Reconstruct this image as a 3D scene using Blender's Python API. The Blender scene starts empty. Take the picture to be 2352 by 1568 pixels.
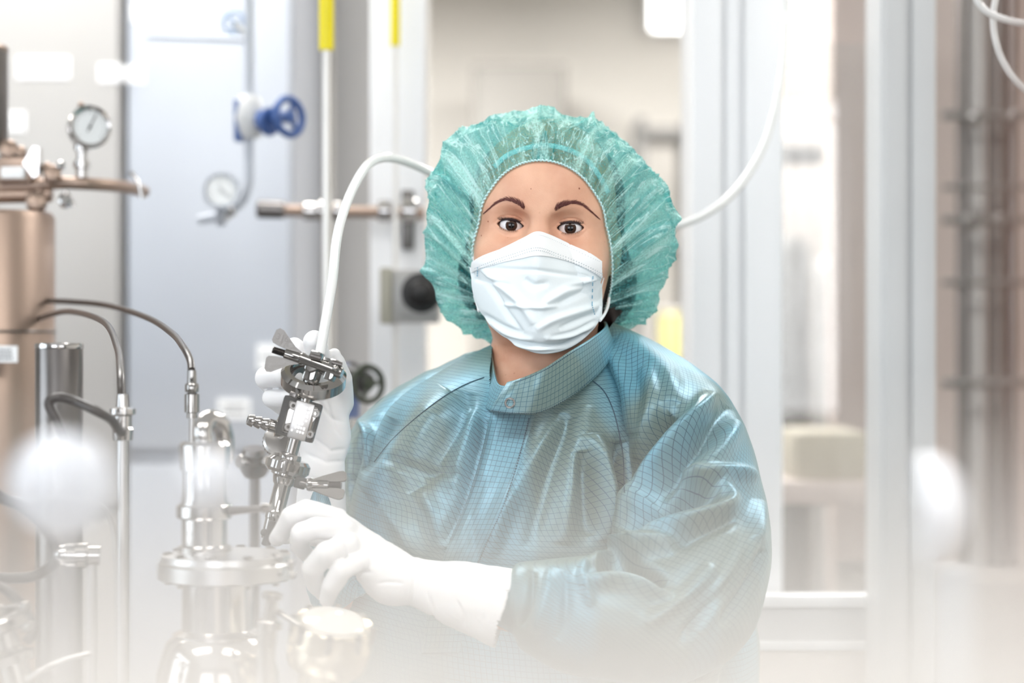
import bpy, bmesh, math, random
import numpy as np
from mathutils import Vector, Matrix
from mathutils.bvhtree import BVHTree
random.seed(7); np.random.seed(7)
S = bpy.context.scene
COL = S.collection
# ------------------------------------------------------------------ camera
CAMZ = 1.40                     # lens height; the camera looks along +Y, level
FPX = 4573.0                    # focal length in pixels of a 2352x1568 frame (70 mm lens)
cam = bpy.data.objects.new('camera', bpy.data.cameras.new('camera'))
COL.objects.link(cam)
cam.location = (0, 0, CAMZ); cam.rotation_euler = (math.pi/2, 0, 0)
cam.data.sensor_width = 36.0; cam.data.lens = 70.0
cam.data.clip_start = 0.02; cam.data.clip_end = 60
cam.data.dof.use_dof = True; cam.data.dof.focus_distance = 2.03
cam.data.dof.aperture_fstop = 2.4; cam.data.dof.aperture_blades = 9
S.camera = cam
# ------------------------------------------------------------------ world, lights, exposure
w = bpy.data.worlds.new('world'); S.world = w; w.use_nodes = True
w.node_tree.nodes['Background'].inputs[0].default_value = (0.86, 0.93, 1.0, 1)
w.node_tree.nodes['Background'].inputs[1].default_value = 0.6
S.view_settings.view_transform = 'Standard'; S.view_settings.look = 'None'
S.view_settings.gamma = 1.0; S.view_settings.use_curve_mapping = False
S.view_settings.exposure = -0.72
S.cycles.use_denoising = True
S.cycles.use_adaptive_sampling = True; S.cycles.adaptive_threshold = 0.03
S.cycles.use_light_tree = False; S.cycles.max_bounces = 5; S.cycles.diffuse_bounces = 3; S.cycles.glossy_bounces = 4; S.cycles.transmission_bounces = 4; S.cycles.transparent_max_bounces = 12
S.cycles.sample_clamp_indirect = 6.0
def area(name, loc, rot, sx, sy, power, col):
    l = bpy.data.lights.new(name, 'AREA'); l.shape = 'RECTANGLE'; l.size = sx; l.size_y = sy
    l.energy = power; l.color = col
    o = bpy.data.objects.new(name, l); COL.objects.link(o)
    o.location = loc; o.rotation_euler = rot
    return o
R90 = math.pi/2
# the room's ceiling luminaires (the diffusers are built with the ceiling) and cool area lights added in unseen windows
for i, (x, y, p) in enumerate([(-1.1, 0.6, 28), (0.9, 0.6, 28), (-0.9, 3.0, 46), (1.2, 3.0, 50), (-0.6, 5.4, 290), (1.3, 5.4, 210)]):
    area('ceiling_luminaire_light', (x, y, 2.775), (0, 0, 0), 1.15, 0.6, p, (1.0, 0.985, 0.955))
area('window_fill', (-1.2, -2.40, 1.75), (R90, 0, 0), 1.8, 1.3, 70, (0.90, 0.94, 1.0))
area('window_fill', (1.4, -2.40, 1.75), (R90, 0, 0), 1.8, 1.3, 50, (0.95, 0.97, 1.0))
area('window_fill', (-2.42, 1.0, 1.65), (R90, 0, -R90), 1.7, 1.3, 40, (0.80, 0.91, 1.0))

# ------------------------------------------------------------------ helpers
def P(px, py, Y):
    return Vector(((px-1176)/FPX*Y, Y, CAMZ-(py-784)/FPX*Y))
def Pn(a):                       # array of (px,py,Y)
    a = np.asarray(a, float)
    return np.stack([(a[..., 0]-1176)/FPX*a[..., 2], a[..., 2], CAMZ-(a[..., 1]-784)/FPX*a[..., 2]], -1)
def to_px(p):
    return np.stack([1176+p[..., 0]/p[..., 1]*FPX, 784-(p[..., 2]-CAMZ)/p[..., 1]*FPX], -1)
def smooth(a, b, x):
    t = np.clip((x-a)/(b-a), 0, 1); return t*t*(3-2*t)
def _hash(ix, iy, iz, seed):
    h = (ix*374761393 + iy*668265263 + iz*2147483647 + seed*1274126177) & 0xffffffff
    h = ((h ^ (h >> 13))*1274126177) & 0xffffffff
    h = (h ^ (h >> 16)) & 0xffffffff
    return h/4294967295.0
def vnoise(x, y, z=0.0, seed=0, perx=None):
    x, y, z = np.broadcast_arrays(np.asarray(x, float), np.asarray(y, float), np.asarray(z, float))
    ix, iy, iz = [np.floor(v).astype(np.int64) for v in (x, y, z)]
    fx, fy, fz = x-ix, y-iy, z-iz
    fx, fy, fz = [f*f*(3-2*f) for f in (fx, fy, fz)]
    def H(a, b, c):
        xx = ix+a
        if perx: xx = xx % perx
        return _hash(xx, iy+b, iz+c, seed)
    r = 0
    for a in (0, 1):
        for b in (0, 1):
            for c in (0, 1):
                r = r + H(a, b, c)*(fx if a else 1-fx)*(fy if b else 1-fy)*(fz if c else 1-fz)
    return r*2-1
def catmull(pts, n):
    pts = np.asarray(pts, float); m = len(pts)
    t = np.linspace(0, m-1, n); i = np.clip(np.floor(t).astype(int), 0, m-2); f = (t-i)[:, None]
    g = lambda k: pts[np.clip(k, 0, m-1)]
    p0, p1, p2, p3 = g(i-1), g(i), g(i+1), g(i+2)
    return 0.5*((2*p1)+(-p0+p2)*f+(2*p0-5*p1+4*p2-p3)*f**2+(-p0+3*p1-3*p2+p3)*f**3)

# ---- materials
MATS = {}
def mat(name, col, rough=0.5, metal=0.0, spec=0.5, var=0.06, scale=30, bump=0.0, bscale=200, sss=0.0, trans=0.0, alpha=1.0,
        coat=0.0, emit=None, estr=0.0, aniso=0.0, stretch=None, ior=1.45, sheen=0.0):
    if name in MATS: return MATS[name]
    m = bpy.data.materials.new(name); m.use_nodes = True; nt = m.node_tree; N = nt.nodes; L = nt.links
    b = N['Principled BSDF']
    b.inputs['Roughness'].default_value = rough; b.inputs['Metallic'].default_value = metal
    b.inputs['Specular IOR Level'].default_value = spec; b.inputs['IOR'].default_value = ior
    b.inputs['Subsurface Weight'].default_value = sss; b.inputs['Subsurface Radius'].default_value = (0.012, 0.005, 0.003)
    b.inputs['Transmission Weight'].default_value = trans; b.inputs['Alpha'].default_value = alpha
    b.inputs['Coat Weight'].default_value = coat; b.inputs['Sheen Weight'].default_value = sheen
    if emit: b.inputs['Emission Color'].default_value = (*emit, 1); b.inputs['Emission Strength'].default_value = estr
    tc = N.new('ShaderNodeTexCoord'); mp = N.new('ShaderNodeMapping'); L.new(tc.outputs['Object'], mp.inputs[0])
    if stretch: mp.inputs['Scale'].default_value = stretch
    nz = N.new('ShaderNodeTexNoise'); nz.inputs['Scale'].default_value = scale; nz.inputs['Detail'].default_value = 4
    L.new(mp.outputs[0], nz.inputs['Vector'])
    mx = N.new('ShaderNodeMix'); mx.data_type = 'RGBA'
    c = Vector(col)
    mx.inputs[6].default_value = (*(c*(1-var)), 1); mx.inputs[7].default_value = (*[min(1, v*(1+var)) for v in c], 1)
    L.new(nz.outputs[0], mx.inputs[0]); L.new(mx.outputs[2], b.inputs['Base Color'])
    if bump:
        n2 = N.new('ShaderNodeTexNoise'); n2.inputs['Scale'].default_value = bscale; n2.inputs['Detail'].default_value = 3
        L.new(mp.outputs[0], n2.inputs['Vector'])
        bp = N.new('ShaderNodeBump'); bp.inputs['Strength'].default_value = bump; bp.inputs['Distance'].default_value = 0.002
        L.new(n2.outputs[0], bp.inputs['Height']); L.new(bp.outputs[0], b.inputs['Normal'])
    MATS[name] = m
    return m
def lin(r, g, b):                # 8-bit sRGB to linear
    f = lambda v: (v/255/12.92 if v/255 <= 0.04045 else ((v/255+0.055)/1.055)**2.4)
    return (f(r), f(g), f(b))

# ---- objects
def tag(o, label=None, cat=None, group=None, kind=None):
    for k, v in (('label', label), ('category', cat), ('group', group), ('kind', kind)):
        if v: o[k] = v
    return o
def thing(name, label, cat, loc=(0, 0, 0), group=None):
    o = bpy.data.objects.new(name, None); COL.objects.link(o); o.location = loc; o.empty_display_size = 0.05
    return tag(o, label, cat, group)
def mesh_obj(name, verts, faces, m, parent=None, smooth_=True, angle=None, uv=None, mats=None, midx=None):
    me = bpy.data.meshes.new(name)
    off = np.zeros(3)
    if parent is not None:
        q = parent
        while q is not None: off = off+np.array(q.location); q = q.parent
    v = np.asarray(verts, float)-off
    me.from_pydata(v.tolist(), [], faces.tolist() if not isinstance(faces, list) else faces)
    if mats:
        for mm in mats: me.materials.append(mm)
        me.polygons.foreach_set('material_index', np.asarray(midx, np.int32))
    elif m: me.materials.append(m)
    if smooth_: me.polygons.foreach_set('use_smooth', np.ones(len(me.polygons), bool))
    if smooth_ and angle: me.set_sharp_from_angle(angle=math.radians(angle))
    if uv is not None:
        ul = me.uv_layers.new(name='UVMap')
        li = np.zeros(len(me.loops), np.int32); me.loops.foreach_get('vertex_index', li)
        ul.data.foreach_set('uv', np.asarray(uv, np.float32)[li].ravel())
    me.update()
    o = bpy.data.objects.new(name, me); COL.objects.link(o)
    if parent is not None: o.parent = parent
    return o
class MB:
    def __init__(s): s.v = []; s.f = []
    def add(s, v, f):
        n = len(s.v); s.v += [tuple(p) for p in v]; s.f += [tuple(i+n for i in q) for q in f]; return s
    def box(s, c, size, rot=None, bevel=0.0):
        bm = bmesh.new(); bmesh.ops.create_cube(bm, size=1)
        for v in bm.verts: v.co = Vector((v.co.x*size[0], v.co.y*size[1], v.co.z*size[2]))
        if bevel: bmesh.ops.bevel(bm, geom=bm.edges[:], offset=bevel, segments=2, affect='EDGES', profile=0.6)
        M = rot if rot else Matrix.Identity(3); c = Vector(c)
        bm.verts.index_update()
        s.add([M @ v.co+c for v in bm.verts], [[v.index for v in f.verts] for f in bm.faces]); bm.free(); return s
    def lathe(s, p, d, prof, n=24, cap=True, arc=None):
        p = Vector(p); d = Vector(d).normalized()
        a = d.orthogonal().normalized(); b = d.cross(a)
        base = len(s.v); m = len(prof)
        for (h, r) in prof:
            for k in range(n):
                t = 2*math.pi*k/n
                q = p+d*h+(a*math.cos(t)+b*math.sin(t))*r
                s.v.append(tuple(q))
        for i in range(m-1):
            for k in range(n):
                k2 = (k+1) % n
                s.f.append((base+i*n+k, base+i*n+k2, base+(i+1)*n+k2, base+(i+1)*n+k))
        if cap:
            if prof[0][1] > 1e-6: s.f.append(tuple(base+k for k in reversed(range(n))))
            if prof[-1][1] > 1e-6: s.f.append(tuple(base+(m-1)*n+k for k in range(n)))
        return s
    def cyl(s, a, b, r0, r1=None, n=20, bev=0.0):
        a = Vector(a); b = Vector(b); L = (b-a).length; r1 = r0 if r1 is None else r1
        if bev: pr = [(0, r0-bev), (bev, r0), (L-bev, r1), (L, r1-bev)]
        else: pr = [(0, r0), (L, r1)]
        return s.lathe(a, b-a, pr, n)
    def ring(s, p, d, ri, ro, h, n=40, bev=0.0):         # hollow ring, centred on p
        b = bev or 0.0
        pr = [(-h/2, ri), (-h/2, ro-b), (-h/2+b, ro), (h/2-b, ro), (h/2, ro-b), (h/2, ri), (-h/2, ri)]
        return s.lathe(p, d, pr, n, cap=False)
    def torus(s, p, d, R, r, n=40, m=12):
        pr = [(r*math.sin(2*math.pi*k/m), R+r*math.cos(2*math.pi*k/m)) for k in range(m+1)]
        return s.lathe(p, d, pr, n, cap=False)
    def sphere(s, c, r, n=24, sc=(1, 1, 1)):
        pr = []
        base = len(s.v)
        s.lathe((0, 0, 0), (0, 0, 1), [(-math.cos(math.pi*k/(n//2))*1.0, max(1e-5, math.sin(math.pi*k/(n//2)))) for k in range(n//2+1)], n, cap=False)
        for i in range(base, len(s.v)):
            q = s.v[i]; s.v[i] = (c[0]+q[0]*r*sc[0], c[1]+q[1]*r*sc[1], c[2]+q[2]*r*sc[2])
        return s
    def tube(s, pts, r, n=12, cap=True):
        pts = [Vector(p) for p in pts]; m = len(pts); base = len(s.v)
        rr = r if hasattr(r, '__len__') else [r]*m
        T = [(pts[min(i+1, m-1)]-pts[max(i-1, 0)]).normalized() for i in range(m)]
        a = T[0].orthogonal().normalized()
        for i in range(m):
            a = (a-T[i]*a.dot(T[i])).normalized(); b = T[i].cross(a)
            for k in range(n):
                t = 2*math.pi*k/n
                s.v.append(tuple(pts[i]+(a*math.cos(t)+b*math.sin(t))*rr[i]))
        for i in range(m-1):
            for k in range(n):
                k2 = (k+1) % n
                s.f.append((base+i*n+k, base+i*n+k2, base+(i+1)*n+k2, base+(i+1)*n+k))
        if cap:
            s.f.append(tuple(base+k for k in reversed(range(n)))); s.f.append(tuple(base+(m-1)*n+k for k in range(n)))
        return s
    def prism(s, poly, thick_vec):                        # poly: list of 3D points (planar), extruded
        n = len(poly); t = Vector(thick_vec); base = len(s.v)
        for p in poly: s.v.append(tuple(Vector(p)))
        for p in poly: s.v.append(tuple(Vector(p)+t))
        s.f.append(tuple(base+k for k in reversed(range(n)))); s.f.append(tuple(base+n+k for k in range(n)))
        for k in range(n):
            k2 = (k+1) % n; s.f.append((base+k, base+k2, base+n+k2, base+n+k))
        return s
    def build(s, name, m, parent=None, smooth_=True, angle=35):
        o = mesh_obj(name, s.v, s.f, m, parent, smooth_, angle)
        bm = bmesh.new(); bm.from_mesh(o.data); bmesh.ops.recalc_face_normals(bm, faces=bm.faces[:]); bm.to_mesh(o.data); bm.free()
        if smooth_ and angle: o.data.set_sharp_from_angle(angle=math.radians(angle))
        return o
def struct(o): o['kind'] = 'structure'; return o

# ---- signed distance fields -> mesh (surface nets on a rectilinear grid)
def smin(a, b, k):
    h = np.clip(0.5+0.5*(b-a)/k, 0, 1); return b*(1-h)+a*h-k*h*(1-h)
def smax(a, b, k): return -smin(-a, -b, k)
def sd_rc(p, a, b, ra, rb):
    a = np.asarray(a, float); b = np.asarray(b, float); ab = b-a
    h = np.clip(((p-a) @ ab)/max(ab @ ab, 1e-12), 0, 1)
    return np.linalg.norm(p-(a+h[:, None]*ab), axis=1)-(ra+(rb-ra)*h)
def sd_chain(p, pts, rads):
    d = None
    for i in range(len(pts)-1):
        e = sd_rc(p, pts[i], pts[i+1], rads[i], rads[i+1]); d = e if d is None else np.minimum(d, e)
    return d
def sd_ell(p, c, r):
    r = np.asarray(r, float); q = (p-np.asarray(c, float))
    k0 = np.linalg.norm(q/r, axis=1); k1 = np.linalg.norm(q/(r*r), axis=1)
    return k0*(k0-1)/np.maximum(k1, 1e-9)
def surface_nets(f, xs, ys, zs, lip=1.5):
    xs, ys, zs = [np.asarray(a, float) for a in (xs, ys, zs)]
    st = 4
    def padg(a):
        n = len(a); m = (-(n-1)) % st
        return np.concatenate([a, a[-1]+(a[-1]-a[-2])*np.arange(1, m+1)]) if m else a
    xs, ys, zs = padg(xs), padg(ys), padg(zs)
    nx, ny, nz = len(xs), len(ys), len(zs)
    def ev(X, Y, Z):
        p = np.stack([X.ravel(), Y.ravel(), Z.ravel()], -1); out = np.empty(len(p))
        for i in range(0, len(p), 400000): out[i:i+400000] = f(p[i:i+400000])
        return out.reshape(X.shape)
    cx, cy, cz = xs[::st], ys[::st], zs[::st]
    C = ev(*np.meshgrid(cx, cy, cz, indexing='ij'))
    hx, hy, hz = np.diff(cx), np.diff(cy), np.diff(cz)
    cell = np.sqrt(hx[:, None, None]**2+hy[None, :, None]**2+hz[None, None, :]**2)
    cm = np.minimum.reduce([np.abs(C[a:C.shape[0]-1+a, b:C.shape[1]-1+b, c:C.shape[2]-1+c]) for a in (0, 1) for b in (0, 1) for c in (0, 1)])
    sg = C < 0
    cnt = sum(sg[a:C.shape[0]-1+a, b:C.shape[1]-1+b, c:C.shape[2]-1+c].astype(int) for a in (0, 1) for b in (0, 1) for c in (0, 1))
    act = (cm < cell*lip/2) | ((cnt > 0) & (cnt < 8))
    V = np.repeat(np.repeat(np.repeat(C[:-1, :-1, :-1], st, 0), st, 1), st, 2)
    F = np.empty((nx, ny, nz)); F[:-1, :-1, :-1] = V
    F[-1, :, :] = F[-2, :, :]; F[:, -1, :] = F[:, -2, :]; F[:, :, -1] = F[:, :, -2]
    F = np.where(np.abs(F) < 1e-9, 1e-9, F)
    need = np.zeros((nx, ny, nz), bool)
    A = np.repeat(np.repeat(np.repeat(act, st, 0), st, 1), st, 2)
    for a in (0, 1):
        for b in (0, 1):
            for c in (0, 1):
                need[a:nx-1+a, b:ny-1+b, c:nz-1+c] |= A
    I, J, K = np.nonzero(need)
    F[I, J, K] = ev(xs[I], ys[J], zs[K])
    F[F == 0] = 1e-9
    s = F < 0
    cn = sum(s[a:nx-1+a, b:ny-1+b, c:nz-1+c].astype(np.int8) for a in (0, 1) for b in (0, 1) for c in (0, 1))
    ac = (cn > 0) & (cn < 8)
    I, J, K = np.nonzero(ac); idx = -np.ones(ac.shape, np.int64); idx[I, J, K] = np.arange(len(I))
    acc = np.zeros((len(I), 3)); num = np.zeros(len(I))
    G = [xs, ys, zs]
    for ax in range(3):
        for u in (0, 1):
            for v in (0, 1):
                o = [0, 0, 0]; oth = [k for k in range(3) if k != ax]; o[oth[0]] = u; o[oth[1]] = v
                o2 = list(o); o2[ax] = 1
                a = F[I+o[0], J+o[1], K+o[2]]; b = F[I+o2[0], J+o2[1], K+o2[2]]
                cr = (a < 0) != (b < 0); t = np.where(cr, a/np.where(cr, a-b, 1), 0)
                p = np.stack([xs[I+o[0]], ys[J+o[1]], zs[K+o[2]]], -1)
                q = np.stack([xs[I+o2[0]], ys[J+o2[1]], zs[K+o2[2]]], -1)
                acc += np.where(cr[:, None], p+(q-p)*t[:, None], 0); num += cr
    verts = acc/num[:, None]
    faces = []
    for ax in range(3):
        o1, o2 = [(1, 2), (2, 0), (0, 1)][ax]
        sl = [slice(1, -1)]*3; sl[ax] = slice(0, None)
        a = [slice(1, n-1) for n in (nx, ny, nz)]; a[ax] = slice(0, (nx, ny, nz)[ax]-1)
        b = list(a); b[ax] = slice(1, (nx, ny, nz)[ax])
        A_, B_ = s[tuple(a)], s[tuple(b)]
        for sign in (True, False):
            i, j, k = np.nonzero((A_ != B_) & (A_ == sign))
            c = np.stack([i, j, k], -1)+np.array([x.start for x in a])
            def cellid(d1, d2):
                cc = c.copy(); cc[:, o1] -= d1; cc[:, o2] -= d2
                return idx[cc[:, 0], cc[:, 1], cc[:, 2]]
            q = np.stack([cellid(1, 1), cellid(0, 1), cellid(0, 0), cellid(1, 0)], -1)
            if not sign: q = q[:, ::-1]
            faces.append(q)
    faces = np.concatenate(faces); faces = faces[(faces >= 0).all(1)]
    return verts, faces
def grid_faces(nu, nv, closed=True):
    i = np.arange(nu if closed else nu-1); j = np.arange(nv-1)
    I, J = np.meshgrid(i, j, indexing='ij'); I2 = (I+1) % nu
    return np.stack([I*nv+J, I2*nv+J, I2*nv+J+1, I*nv+J+1], -1).reshape(-1, 4)
def grid_normals(Q, closed=True):
    if closed: du = np.roll(Q, -1, 0)-np.roll(Q, 1, 0)
    else: du = np.gradient(Q, axis=0)
    dv = np.gradient(Q, axis=1)
    n = np.cross(du, dv); return n/np.maximum(np.linalg.norm(n, axis=-1, keepdims=True), 1e-12)
def poly_dist(px, pts):
    pts = np.asarray(pts, float); best = np.full(px.shape[:-1], 1e9); tt = np.zeros(px.shape[:-1])
    L = np.concatenate([[0], np.cumsum(np.linalg.norm(np.diff(pts, axis=0), axis=1))]); L /= L[-1]
    for i in range(len(pts)-1):
        a, b = pts[i], pts[i+1]; ab = b-a
        h = np.clip(((px-a) @ ab)/(ab @ ab), 0, 1)
        d = np.linalg.norm(px-(a+h[..., None]*ab), axis=-1)
        m = d < best; best = np.where(m, d, best); tt = np.where(m, L[i]+h*(L[i+1]-L[i]), tt)
    return best, tt
def fold(Q, folds, closed=True, front_only=True):
    n = grid_normals(Q, closed); view = Q-np.array([0, 0, CAMZ]); view /= np.linalg.norm(view, axis=-1, keepdims=True)
    face = -(n*view).sum(-1)
    if np.mean(face[np.abs(face) > 0.5] * 1.0) is None: pass
    fr = smooth(0.0, 0.35, face)
    px = to_px(Q); d = np.zeros(Q.shape[:2])
    for (pts, wd, amp) in folds:
        pl = catmull(pts, 4*len(pts)) if len(pts) > 2 else np.asarray(pts, float)
        m = (px[..., 0] > pl[:, 0].min()-2.6*wd) & (px[..., 0] < pl[:, 0].max()+2.6*wd) & (px[..., 1] > pl[:, 1].min()-2.6*wd) & (px[..., 1] < pl[:, 1].max()+2.6*wd) & (fr > 0)
        ds, t = poly_dist(px[m], pl)
        tap = np.clip(np.minimum(t/0.22, (1-t)/0.22), 0, 1); tap = 0.15+0.85*np.sqrt(tap)
        d[m] += amp*np.exp(-(ds/wd)**2)*tap
    return Q+n*(d*fr)[..., None]
# ------------------------------------------------------------------ the room shell
M_wall = mat('wall_paint', lin(238, 235, 229), 0.5, var=0.02, scale=3)
M_wallw = mat('warm_wall_paint', lin(240, 236, 229), 0.5, var=0.03, scale=3)
M_ceil = mat('ceiling_paint', lin(240, 240, 238), 0.7, var=0.02)
M_floor = mat('floor_vinyl', lin(128, 124, 120), 0.25, var=0.05, scale=8)
M_white = mat('white_lacquer', lin(240, 241, 243), 0.3, var=0.015, scale=6)
M_offw = mat('off_white_lacquer', lin(206, 207, 208), 0.35, var=0.02, scale=6)
M_bluew = mat('blue_white_lacquer', lin(186, 191, 200), 0.25, var=0.02, scale=4)
M_greige = mat('grey_beige_lacquer', lin(176, 174, 172), 0.28, var=0.03, scale=4)
M_steel = mat('polished_steel', lin(190, 187, 185), 0.13, 1.0, var=0.05, scale=20, bump=0.03, bscale=90)
M_brush = mat('brushed_steel', lin(196, 194, 193), 0.32, 1.0, var=0.08, scale=60, bump=0.08, bscale=200, stretch=(1, 1, 0.06))
M_dsteel = mat('dark_steel', lin(120, 116, 114), 0.28, 1.0, var=0.08, scale=40)
M_bsteel = mat('brown_tinted_steel', lin(160, 140, 127), 0.36, 0.75, var=0.08, scale=14, stretch=(1, 1, 0.25))  # own brown of the manifold; on the tank a reflection put into the colour
M_black = mat('black_rubber', lin(34, 32, 32), 0.4, var=0.15, scale=60)
M_cable = mat('black_cable_sheath', lin(44, 38, 36), 0.28, var=0.12, scale=50)
M_blue = mat('blue_enamel', lin(62, 92, 150), 0.35, var=0.08)
M_green = mat('dark_green_enamel', lin(34, 44, 26), 0.3, var=0.1)
M_yellow = mat('yellow_sleeve', lin(240, 222, 20), 0.3, var=0.04)
M_paper = mat('white_label_paper', lin(246, 247, 248), 0.6, var=0.01)
M_ink = mat('grey_label_print', lin(110, 110, 112), 0.6, var=0.05)
M_grey = mat('grey_panel', lin(150, 149, 147), 0.35, var=0.04)
M_dgrey = mat('dark_grey_panel', lin(92, 91, 89), 0.4, var=0.08)
M_pinkg = mat('rosy_grey_panel', lin(182, 170, 164), 0.45, var=0.05)
def mat_glass(name, col, rough=0.02, mixf=0.05):
    m = bpy.data.materials.new(name); m.use_nodes = True; nt = m.node_tree; N = nt.nodes; L = nt.links
    for n in list(N): N.remove(n)
    o = N.new('ShaderNodeOutputMaterial'); t = N.new('ShaderNodeBsdfTransparent'); t.inputs[0].default_value = (*col, 1)
    g = N.new('ShaderNodeBsdfGlossy'); g.inputs['Roughness'].default_value = rough
    fr = N.new('ShaderNodeValue'); fr.outputs[0].default_value = 0.03
    nz = N.new('ShaderNodeTexNoise'); nz.inputs['Scale'].default_value = 12
    ma = N.new('ShaderNodeMath'); ma.operation = 'MULTIPLY_ADD'; ma.inputs[1].default_value = mixf; ma.inputs[2].default_value = 0.0
    L.new(nz.outputs[0], ma.inputs[0])
    ad = N.new('ShaderNodeMath'); ad.operation = 'ADD'; L.new(fr.outputs[0], ad.inputs[0]); L.new(ma.outputs[0], ad.inputs[1])
    mx = N.new('ShaderNodeMixShader'); L.new(ad.outputs[0], mx.inputs[0]); L.new(t.outputs[0], mx.inputs[1]); L.new(g.outputs[0], mx.inputs[2])
    L.new(mx.outputs[0], o.inputs[0]); MATS[name] = m; return m
M_glass = mat_glass('clear_glass', (0.96, 0.97, 0.97))
def mat_cloudy(name, col, alpha, rough=0.3):
    m = mat(name, col, rough, var=0.03, alpha=alpha, sss=0.0); return m

X0, X1, Y0, Y1, ZC = -2.6, 3.4, -2.6, 8.0, 2.85
struct(MB().box(((X0+X1)/2, (Y0+Y1)/2, -0.05), (X1-X0+0.4, Y1-Y0+0.4, 0.1)).build('floor', M_floor))
struct(MB().box(((X0+X1)/2, (Y0+Y1)/2, ZC+0.05), (X1-X0+0.4, Y1-Y0+0.4, 0.1)).build('ceiling', M_ceil))
struct(MB().box(((X0+X1)/2, Y1+0.05, ZC/2), (X1-X0+0.4, 0.1, ZC)).build('wall_back', M_wallw))
struct(MB().box((X1+0.05, (Y0+Y1)/2, ZC/2), (0.1, Y1-Y0, ZC)).build('wall_right', M_wall))
# unseen walls behind and beside the camera, windows added for cool light
def wall_with_added_windows(name, horizontal, at, a0, a1, wins, z0, z1):
    mb = MB(); cuts = sorted(wins); edges = [a0]
    for (b0, b1) in cuts: edges += [b0, b1]
    edges.append(a1)
    def bx(u0, u1, zz0, zz1):
        if horizontal: mb.box(((u0+u1)/2, at, (zz0+zz1)/2), (u1-u0, 0.1, zz1-zz0))
        else: mb.box((at, (u0+u1)/2, (zz0+zz1)/2), (0.1, u1-u0, zz1-zz0))
    for i in range(0, len(edges), 2): bx(edges[i], edges[i+1], 0, ZC)
    for (b0, b1) in cuts: bx(b0, b1, 0, z0); bx(b0, b1, z1, ZC)
    return struct(mb.build(name, mat('grey_wall_paint', lin(150, 148, 146), 0.5, var=0.02, scale=3), smooth_=False))
wall_with_added_windows('wall_front', True, Y0-0.05, X0, X1, [(-2.1, -0.3), (0.5, 2.3)], 1.1, 2.4)
wall_with_added_windows('wall_left', False, X0-0.05, Y0, Y1, [(0.15, 1.85)], 1.0, 2.3)
wn = 1
for (c, sx, sy) in [((-1.2, Y0-0.05, 1.75), 1.8, 0), ((1.4, Y0-0.05, 1.75), 1.8, 0), ((X0-0.05, 1.0, 1.65), 0, 1.7)]:
    mb = MB(); L_ = max(sx, sy); hz = 1.3
    for k in (-0.5, 0, 0.5):
        mb.box((c[0]+k*(sx-0.05 if sx else 0), c[1]+k*(sy-0.05 if sy else 0), c[2]), (0.05, 0.06, hz) if sx else (0.06, 0.05, hz))
    for k in (-0.5, 0.5): mb.box((c[0], c[1], c[2]+k*(hz-0.05)), (sx, 0.06, 0.05) if sx else (0.06, sy, 0.05))
    fr = struct(mb.build('window_%d' % wn, M_white, smooth_=False)); wn += 1
    MB().box(c, (sx-0.1, 0.008, hz-0.1) if sx else (0.008, sy-0.1, hz-0.1)).build('pane', M_glass, fr, False)
M_lamp = mat('luminous_diffuser', (1, 1, 1), 0.5, emit=(1.0, 0.985, 0.955), estr=6.0)
M_lamp.cycles.emission_sampling = 'NONE'
for i, (x, y) in enumerate([(-1.1, 0.6), (0.9, 0.6), (-0.9, 3.0), (1.2, 3.0), (-0.6, 5.4), (1.3, 5.4)]):
    t = thing('ceiling_light', ['flat white ceiling panel light nearest the windows, left of the lens', 'flat white ceiling panel light nearest the windows, right of the lens',
        'flat white ceiling panel light above the steel cabinets', 'flat white ceiling panel light above the white column',
        'flat white ceiling panel light at the far left', 'flat white ceiling panel light at the far right'][i], 'ceiling light', (x, y, ZC), 'ceiling panel lights')
    mb = MB()
    for sx in (-1, 1): mb.box((x+sx*0.6, y, ZC-0.03), (0.05, 0.7, 0.06)); mb.box((x, y+sx*0.325, ZC-0.03), (1.15, 0.05, 0.06))
    mb.build('frame', M_white, t, False)
    MB().box((x, y, ZC-0.02), (1.15, 0.6, 0.02)).build('diffuser', M_lamp, t, False)
# ------------------------------------------------------------------ the person
def mat_skin():
    m = mat('skin', lin(212, 164, 138), 0.42, var=0.0, sss=0.12, spec=0.45, bump=0.12, bscale=900)
    nt = m.node_tree; N = nt.nodes; L = nt.links; b = N['Principled BSDF']
    tc = [n for n in N if n.type == 'TEX_COORD'][0]
    n1 = N.new('ShaderNodeTexNoise'); n1.inputs['Scale'].default_value = 22; n1.inputs['Detail'].default_value = 5
    L.new(tc.outputs['Object'], n1.inputs['Vector'])
    r = N.new('ShaderNodeValToRGB'); r.color_ramp.elements[0].position = 0.3; r.color_ramp.elements[1].position = 0.72
    r.color_ramp.elements[0].color = (*lin(205, 150, 124), 1); r.color_ramp.elements[1].color = (*lin(230, 184, 156), 1)
    L.new(n1.outputs[0], r.inputs[0])
    v = N.new('ShaderNodeTexVoronoi'); v.inputs['Scale'].default_value = 60; L.new(tc.outputs['Object'], v.inputs['Vector'])
    r2 = N.new('ShaderNodeValToRGB'); r2.color_ramp.elements[0].position = 0.035; r2.color_ramp.elements[1].position = 0.075
    r2.color_ramp.elements[0].color = (0.62, 0.5, 0.45, 1); r2.color_ramp.elements[1].color = (1, 1, 1, 1)
    L.new(v.outputs['Distance'], r2.inputs[0])
    mu = N.new('ShaderNodeMix'); mu.data_type = 'RGBA'; mu.blend_type = 'MULTIPLY'; mu.inputs[0].default_value = 0.5
    L.new(r.outputs[0], mu.inputs[6]); L.new(r2.outputs[0], mu.inputs[7]); L.new(mu.outputs[2], b.inputs['Base Color'])
    return m
M_skin = mat_skin()
M_hair = mat('dark_brown_hair', lin(44, 32, 30), 0.35, var=0.25, scale=120, stretch=(1, 1, 0.2))
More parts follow.
